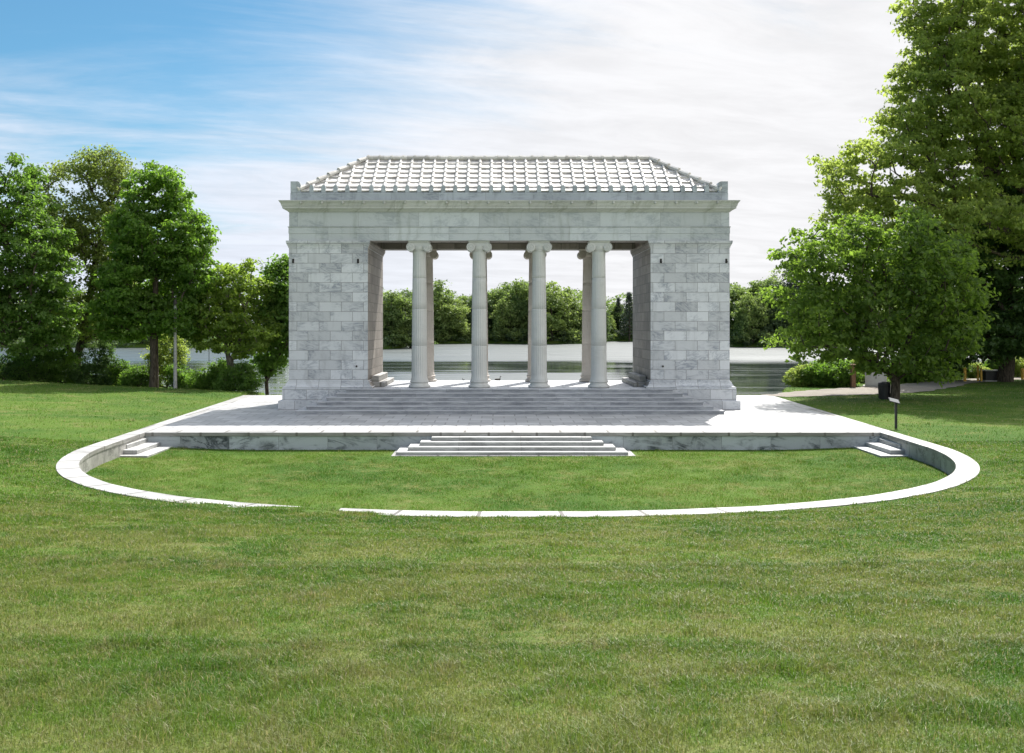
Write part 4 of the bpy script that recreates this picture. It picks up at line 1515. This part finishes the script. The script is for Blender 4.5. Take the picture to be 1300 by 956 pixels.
FP = {
    'green': far_proto(51, spec_round(1, 13, 18), 210, 52, 0.62, 1.35, M['leaf_far'], 18),
    'green2': far_proto(52, spec_round(2, 12, 18), 200, 52, 0.62, 1.35, M['leaf_far'], 18),
    'pale': far_proto(53, spec_round(3, 13, 16), 200, 50, 0.60, 1.30, M['leaf_far_pale'], 16),
    'pale2': far_proto(54, spec_round(4, 12, 16), 190, 46, 0.60, 1.30, M['leaf_far_pale'], 16),
    'dark': far_proto(55, spec_round(5, 12, 17), 200, 52, 0.62, 1.35, M['leaf_far_dark'], 17),
    'thin': far_proto(56, spec_round(6, 10, 17), 90, 30, 0.5, 1.25, M['leaf_far_pale'], 17),
    'conifer': far_proto(57, 3.9, 120, 34, 0.40, 0.70, M['leaf_conifer'], 17, 0.25, True, 0.35),
}
PH = {k: float(np.percentile(v[1][0][:, 2], 99.7)) for k, v in FP.items()}
built = {}


def far_tree(kind, px, py_top, d, label, wid=1.0, rot=0.0, name=None):
    """stands on the far bank at distance d; its top reaches photograph row py_top"""
    x = EYE.x + (px - CX) * d / F
    y = d - 50
    z = max(float(ground(x, y)), ZW + 0.05)
    h = EYE.z - (py_top - CY) * d / F - z
    s = h / PH[kind]
    nm = name or ('conifer_tree' if kind == 'conifer' else 'shore_tree')
    if kind not in built:
        root = empty(nm, (x, y, z))
        (V, Fq), (LV, LF, LT), lm = FP[kind]
        np_mesh('trunk', V, Fq, M['bark'], root, smooth=True)
        np_mesh('crown', LV, LF, lm, root, LT)
        built[kind] = root
    else:
        root = copy_tree(built[kind])
        root.name = nm
        root.location = (x, y, z)
    root.scale = (s * wid, s * wid, s)
    root.rotation_euler = (0, 0, rot)
    tag(root, label, 'tree', 'trees on the far lake shore')
    return root


FT = [
    # kind, px, top row, distance, width, label
    ('dark', 478, 376, 262, 1.0, 'dark far-shore tree partly hidden by the left inner pier wall'),
    ('pale', 497, 389, 226, 0.85, 'pale bushy tree on the point at the water, left of the first front column'),
    ('green', 506, 372, 290, 1.0, 'green far-shore tree rising behind the pale bushy one on the point'),
    ('dark', 521, 370, 300, 0.9, 'dark blue-green far-shore tree touching the left side of the first front column'),
    ('green2', 546, 357, 312, 1.0, 'tallest far-shore tree just right of the first front column'),
    ('pale', 571, 381, 296, 1.05, 'pale rounded tree at the water between the first and second front columns'),
    ('green', 560, 372, 318, 0.9, 'mid green tree behind the pale rounded one, between the first and second front columns'),
    ('green2', 592, 376, 316, 0.9, 'green far-shore tree touching the left side of the second front column'),
    ('dark', 610, 372, 306, 0.9, 'dark far-shore tree behind the second front column'),
    ('green', 630, 366, 296, 0.95, 'green far-shore tree touching the right side of the second front column'),
    ('pale2', 646, 378, 292, 0.9, 'pale lower tree at the water in the middle between the second and third front columns'),
    ('green2', 655, 359, 314, 1.0, 'tall green tree in the back row between the second and third front columns'),
    ('green', 672, 358, 306, 1.0, 'tall green tree touching the left side of the third front column'),
    ('pale', 700, 361, 300, 1.0, 'tall pale tree touching the right side of the third front column'),
    ('green2', 717, 370, 294, 0.95, 'green tree at the water between the third and fourth front columns'),
    ('thin', 733, 374, 318, 0.8, 'thin half-bare tree left of the fourth front column, sky showing through'),
    ('green', 736, 386, 296, 0.9, 'low green tree at the water just left of the fourth front column'),
    ('dark', 757, 382, 312, 0.9, 'dark far-shore tree behind the fourth front column'),
    ('pale2', 772, 400, 332, 0.8, 'low pale tree at the water just right of the fourth front column'),
    ('green2', 783, 387, 350, 1.0, 'green far-shore tree in the middle of the last gap, between column and right pier'),
    ('dark', 802, 389, 348, 1.0, 'dark far-shore tree against the right inner pier wall'),
    ('conifer', 785, 378, 372, 0.85, 'smaller pointed conifer rising over the trees right of the fourth column'),
    ('conifer', 799, 371, 366, 1.0, 'taller pointed conifer rising beside the right inner pier wall'),
    ('green', 934, 361, 258, 1.0, 'green far-shore tree touching the right outer wall of the temple'),
    ('pale2', 955, 373, 248, 0.85, 'pale lower tree at the water just right of the temple'),
    ('green2', 968, 356, 262, 1.0, 'mid green far-shore tree between temple and right-hand spreading tree'),
    ('dark', 990, 358, 256, 1.0, 'dark far-shore tree behind the left branches of the spreading tree'),
    ('thin', 985, 342, 285, 0.9, 'thin tall tree in the back row right of the temple'),
    ('conifer', 1011, 322, 262, 1.3, 'tall blue-green pine standing above the spreading tree on the right'),
    ('green', 1030, 352, 262, 1.0, 'green far-shore tree seen through the spreading tree on the right'),
    ('green2', 1085, 365, 262, 1.1, 'far-shore tree behind the crown over the bin'),
    ('pale', 1150, 375, 262, 1.1, 'pale far-shore tree behind the crowns right of the bin'),
    ('green', 1215, 372, 262, 1.1, 'far-shore tree behind the dark maple, left of its trunk'),
    ('dark', 1285, 372, 262, 1.1, 'far-shore tree behind the dark maple, right of its trunk'),
    ('green2', 8, 385, 262, 1.1, 'far-shore tree behind the left edge tree'),
    ('dark', 62, 388, 266, 1.1, 'dark far-shore tree behind the shrubs left of the forked trunk'),
    ('green', 122, 388, 262, 1.1, 'far-shore tree right behind the forked trunk'),
    ('pale2', 180, 390, 262, 1.1, 'pale far-shore tree behind the straight trunk'),
    ('green2', 240, 388, 262, 1.1, 'far-shore tree behind the grey pole'),
    ('green', 300, 390, 262, 1.1, 'far-shore tree behind the small forked tree'),
    ('dark', 345, 392, 262, 1.1, 'dark far-shore tree between the small forked tree and the temple'),
]
g_ = np.random.default_rng(5)
for i, (k, px, pt, d, wd, lb) in enumerate(FT):
    sh_ = 50 + float(np.interp(EYE.x + (px - CX) * d / F, FXW, FYW))
    far_tree(k, px, pt, sh_ + (2.5 if k.startswith('pale') else 7.0 + 4 * (i % 2)), lb, wd * 1.12, float(g_.random() * 6.28))

# the wood behind the shore trees, one unbroken mass
g_ = np.random.default_rng(18)
NWD = 3000
ux = g_.uniform(-230, 250, NWD)
ud = np.interp(ux, FXW, FYW) + g_.uniform(12, 24, NWD)
top = 10.8 + 4.6 * vnoise(ux, ud * 0, 0.055) + 3.5 * vnoise(ux, ud * 0, 0.17, 3.0)
uc = np.stack([ux, ud, top * (0.10 + 0.90 * g_.random(NWD) ** 0.7)], 1)
LV, LF, LT = leaves(uc, 26, 0.70, 1.6, g_, 0.65, 0.2, 0.5)
tag(np_mesh('far_wood', LV, LF, M['leaf_far'], None, LT), 'soft green wood along the far shore behind the separate shore trees', 'wood', kind='stuff')

# low growth that hides the far waterline
g_ = np.random.default_rng(8)
ux = np.concatenate([g_.uniform(-175, 190, 900)])
uy = np.interp(ux, FXW, FYW) + g_.uniform(-2.4, 2.0, 900)
uc = np.stack([ux, uy, np.maximum(ground(ux, uy), ZW) + g_.uniform(0.1, 3.4, 900)], 1)
LV, LF, LT = leaves(uc, 22, 0.55, 1.2, g_, 0.8, 0.3, 0.5)
tag(np_mesh('undergrowth', LV, LF, M['leaf_far_dark'], None, LT), 'dark low undergrowth hanging over the far waterline', 'undergrowth', kind='stuff')

# ------------------------------------------------------------------ street furniture
b = gl(222.5, 64.5)
r_ = empty('lamp_post', b, 'slim grey weathered pole standing in front of the largest shrub on the left', 'pole')
p = MB()
p.lathe([(0.13, -0.2), (0.13, 0.25), (0.12, 0.3), (0.105, 2.5), (0.085, 5.6), (0.085, 5.72)], 14)
p.build('shaft', M['pole'], r_, smooth=40)
p = MB()
p.lathe([(0.11, 5.45), (0.13, 5.5), (0.13, 5.62), (0.10, 5.68), (0.10, 5.80), (0.04, 5.86)], 14)
p.build('cap', M['iron'], r_, smooth=40)

b = gl(1137.5, 40.6)
r_ = empty('information_sign', b, 'slim dark post with a small slanted reading panel beside the terrace edge', 'sign')
p = MB()
p.bevbox(-0.045, 0.045, -0.035, 0.035, -0.2, 1.08, 0.008)
p.build('post', M['darkmetal'], r_)
p = MB()
p.bevbox(-0.30, 0.14, -0.16, 0.16, -0.015, 0.015, 0.006)
o = p.build('panel', [M['darkmetal']], r_)
o.location = (0, 0, 1.12)
o.rotation_euler = (R(28), R(14), 0)
q = MB()
q.bevbox(-0.27, 0.11, -0.135, 0.135, 0.0155, 0.019, 0.001)
q.build('face', M['signface'], o)

b = gl(1122.5, 55.9)
r_ = empty('litter_bin', b, 'black cylindrical litter bin at the foot of the spreading tree', 'bin')
p = MB()
p.lathe([(0.27, -0.05), (0.27, 0.04), (0.285, 0.05), (0.31, 0.80), (0.33, 0.81), (0.33, 0.87), (0.30, 0.88), (0.27, 0.80), (0.25, 0.3)], 24, cap=False)
for k in range(16):
    a = 2 * math.pi * k / 16
    p.tube([(0.29 * math.cos(a), 0.29 * math.sin(a), 0.06), (0.322 * math.cos(a), 0.322 * math.sin(a), 0.80)], 0.012, 4)
p.build('body', M['darkmetal'], r_, smooth=40)
p = MB()
p.lathe([(0.33, 0.885), (0.32, 0.93), (0.2, 0.985), (0.15, 0.98), (0.14, 0.9)], 24, cap=False)
p.build('lid', M['darkmetal'], r_, smooth=40)

b = gl(1111, 67.0)
r_ = empty('utility_cabinet', b, 'pale grey utility cabinet beyond the path, one side in deep shade', 'cabinet')
p = MB()
p.bevbox(-0.62, 0.72, -0.5, 0.5, 0.08, 1.18, 0.02)
p.bevbox(-0.66, 0.76, -0.54, 0.54, 1.182, 1.24, 0.015)
o = p.build('housing', M['cabinet'], r_)
p = MB()
p.bevbox(-0.8, 0.9, -0.65, 0.65, -0.2, 0.078, 0.02)
p.build('plinth', M['pole'], r_)
p = MB()
p.box(-0.55, 0.045, -0.512, -0.502, 0.15, 1.12)
p.box(0.055, 0.65, -0.512, -0.502, 0.15, 1.12)
dr = p.build('door', M['cabinet'], r_)
p = MB()
p.box(0.07, 0.10, -0.54, -0.513, 0.55, 0.72)
p.build('handle', M['iron'], dr)
r_.rotation_euler = (0, 0, R(-24))

b = gl(1083, 66.0)
r_ = empty('wooden_post', b, 'brown wooden post standing among the bushes right of the temple', 'post')
p = MB()
p.bevbox(-0.14, 0.14, -0.14, 0.14, -0.2, 1.50, 0.02)
p.build('post', M['wood'], r_)
p = MB()
p.sweep(-0.14, 0.14, -0.14, 0.14, [(0.02, 1.502), (0.02, 1.54), (-0.13, 1.62)], True, True)
p.build('cap', M['wood'], r_)

b = gl(1261, 71.5)
r_ = empty('utility_box', b, 'low dark utility box with a pale top between the yellow bollards and the thick trunk', 'box')
p = MB()
p.bevbox(-0.76, 0.76, -0.45, 0.45, 0.10, 0.76, 0.02)
p.build('body', M['darkmetal'], r_)
p = MB()
p.bevbox(-0.80, 0.80, -0.49, 0.49, 0.762, 0.82, 0.015)
p.build('lid', M['cabinet'], r_)
p = MB()
p.bevbox(-0.9, 0.9, -0.6, 0.6, -0.2, 0.098, 0.02)
p.build('plinth', M['pole'], r_)

BOL = [(1225, 71.0, 1.08, 0.10, 'yellow bollard standing alone, leftmost of the yellow bollards'),
       (1241.5, 71.2, 1.20, 0.075, 'taller yellow bollard of the close pair left of the dark utility box'),
       (1245.8, 70.9, 1.00, 0.075, 'shorter yellow bollard of the close pair left of the dark utility box'),
       (1275.3, 70.6, 1.12, 0.04, 'thin yellow bollard at the right end of the dark utility box, against the trunk'),
       (1298, 72.5, 0.85, 0.10, 'yellow bollard at the right edge of the photo')]
for px, d, h, rr, lb in BOL:
    b = gl(px, d)
    r_ = empty('bollard', b, lb, 'bollard', 'yellow bollards round the utility box')
    p = MB()
    p.lathe([(rr, -0.2), (rr, h - rr * 0.6), (rr * 0.8, h - rr * 0.25), (rr * 0.35, h)], 14)
    p.build('post', M['yellow'], r_, smooth=40)
    p = MB()
    p.lathe([(rr * 1.6, -0.05), (rr * 1.6, 0.02), (rr * 1.1, 0.05)], 14)
    p.build('footing', M['pole'], r_, smooth=40)


# water birds on the lake behind the temple
def bird(px, d, s, rz, label):
    x = EYE.x + (px - CX) * d / F
    r_ = empty('waterbird', (x, d - 50, ZW), label, 'bird', 'birds floating on the lake')
    p = MB()
    rings = [(-0.42, 0.02, 0.16), (-0.36, 0.06, 0.14), (-0.22, 0.13, 0.10), (0.0, 0.17, 0.08), (0.18, 0.14, 0.09), (0.27, 0.09, 0.13), (0.29, 0.06, 0.20), (0.30, 0.045, 0.32), (0.31, 0.04, 0.42), (0.34, 0.055, 0.47), (0.40, 0.045, 0.475), (0.44, 0.02, 0.46)]
    vs, fs = [], []
    nn = 12
    for i, (xx, rr, zz) in enumerate(rings):
        tilt = 0 if i < 5 else (0.9 if i < 8 else (1.2 if i == 8 else 0.2))
        for k in range(nn):
            a = 2 * math.pi * k / nn
            vz, vy = math.cos(a) * rr, math.sin(a) * rr * 0.9
            vs.append(((xx - math.sin(tilt) * vz) * s, vy * s, (zz + math.cos(tilt) * vz) * s))
    for i in range(len(rings) - 1):
        for k in range(nn):
            k2 = (k + 1) % nn
            fs.append((i * nn + k, i * nn + k2, (i + 1) * nn + k2, (i + 1) * nn + k))
    fs += [tuple(range(nn - 1, -1, -1)), tuple(range((len(rings) - 1) * nn, len(rings) * nn))]
    p.add(vs, fs)
    p.build('body', M['feather'], r_, smooth=True)
    p = MB()
    p.lathe([(0.022 * s, 0), (0.018 * s, 0.04 * s), (0.006 * s, 0.08 * s)], 8, (0.43 * s, 0, 0.46 * s), 'x')
    p.build('beak', M['beak'], r_, smooth=True)
    r_.rotation_euler = (0, 0, rz)


bird(632, 97, 0.85, 0.5, 'dark waterbird on the lake, right of the second front column')
bird(588.5, 97, 0.45, 2.4, 'small dark waterbird on the lake, left of the second front column')

# ------------------------------------------------------------------ grass
def grass_zone(n, xfun, d0, d1, zfun, accept, hmin, hmax, wid, g, segs):
    d = np.sqrt(d0 ** 2 + (d1 ** 2 - d0 ** 2) * g.random(n))
    x = EYE.x + (xfun[0] - CX + (xfun[1] - xfun[0]) * g.random(n)) * d / F
    y = d - 50
    ok = accept(x, y, d)
    x, y, d = x[ok], y[ok], d[ok]
    z = zfun(x, y) - 0.01
    N = len(x)
    tuft = 0.30 + 0.75 * vnoise(x, y, 1.3, 2.0) + 0.55 * vnoise(x, y, 4.2, 4.0) + 0.7 * np.clip(vnoise(x, y, 2.4, 8.0) - 0.70, 0, 1) * 5
    h = (hmin + (hmax - hmin) * g.random(N) ** 1.5) * np.clip(tuft, 0.4, 1.9)
    a = g.random(N) * 6.283
    lean = 0.15 + 0.85 * g.random(N)
    lx, ly = np.cos(a) * lean * h, np.sin(a) * lean * h
    wa = a + 1.57 + g.normal(size=N) * 0.5
    wv_ = (wid if wid else 0.00066 * d) * (0.6 + 0.8 * g.random(N))
    wx, wy = np.cos(wa) * wv_ / 2, np.sin(wa) * wv_ / 2
    tint = g.random(N)
    if segs == 2:
        b0 = np.stack([x - wx, y - wy, z], 1)
        b1 = np.stack([x + wx, y + wy, z], 1)
        m0 = np.stack([x + lx * 0.3 - wx * 0.8, y + ly * 0.3 - wy * 0.8, z + h * 0.6], 1)
        m1 = np.stack([x + lx * 0.3 + wx * 0.8, y + ly * 0.3 + wy * 0.8, z + h * 0.6], 1)
        t0 = np.stack([x + lx, y + ly, z + h * (1.05 - 0.35 * lean)], 1)
        V = np.stack([b0, b1, m0, m1, t0], 1).reshape(-1, 3)
        i = np.arange(N)[:, None] * 5
        Ft = np.concatenate([i + np.array([[0, 1, 3]]), i + np.array([[0, 3, 2]]), i + np.array([[2, 3, 4]])], 1).reshape(-1, 3)
        return V, Ft, np.repeat(tint, 3)
    b0 = np.stack([x - wx, y - wy, z], 1)
    b1 = np.stack([x + wx, y + wy, z], 1)
    t0 = np.stack([x + lx * 0.8, y + ly * 0.8, z + h], 1)
    V = np.stack([b0, b1, t0], 1).reshape(-1, 3)
    Ft = np.arange(N * 3).reshape(N, 3)
    return V, Ft, tint


def acc_out(x, y, d):
    dd = np.clip(36 - d, 0, None)
    q = ((np.abs(x) / 15.05) ** EXPN + (dd / 14.2) ** EXPN) ** (1 / EXPN)
    dist = np.where(d < 36, (q - 1) * np.hypot(x, dd) / np.maximum(q, 1e-6), np.abs(x) - half_out(np.maximum(d, 36)))
    inside = (dist < 0.03 - creep(x) * 0.88 * (d < 33) - 0.16 * np.clip(vnoise(x, y, 2.1, 6.0) - 0.45, 0, 1) * (d < 33)) & (d < 59.9)
    yshore = np.interp(x, SX, SY)
    return (~inside) & (y < yshore - 0.2) & (~on_path(x, y)) & (x < 48) & (x > -42)


def acc_in(x, y, d):
    steps = ((np.abs(x) < 4.75) & (y > YE - 1.9)) | ((np.abs(x) > 13.4) & (y > -13.95))
    return (np.abs(x) < half_in(d) - 0.03) & (y < YE - 0.04) & (~steps)


g = np.random.default_rng(99)
parts = []
for args in ((290000, (-330, 1610), 4.0, 8.4, 0.030, 0.085, None, 2), (300000, (-330, 1610), 8.0, 13.6, 0.030, 0.085, None, 2),
             (330000, (-300, 1580), 12.8, 22.6, 0.030, 0.082, None, 2), (300000, (-260, 1530), 21.9, 36.0, 0.030, 0.080, None, 2), (200000, (-160, 1440), 36.0, 80.0, 0.035, 0.085, 0.028, 1)):
    n_, xf, d0, d1, h0, h1, wd, sg = args
    parts.append(grass_zone(n_, xf, d0, d1, ground, acc_out, h0, h1, wd, g, sg))
parts.append(grass_zone(330000, (40, 1270), 22.3, 39.0, basin, acc_in, 0.03, 0.075, 0.015, g, 1))
off = 0
VV, FF, TT = [], [], []
for V, Ft, tn in parts:
    VV.append(V)
    FF.append(Ft + off)
    TT.append(tn)
    off += len(V)
tag(np_mesh('grass', np.concatenate(VV), np.concatenate(FF), M['grass'], None, np.concatenate(TT)), 'short mown grass covering the lawn and the bank', 'grass', kind='stuff')
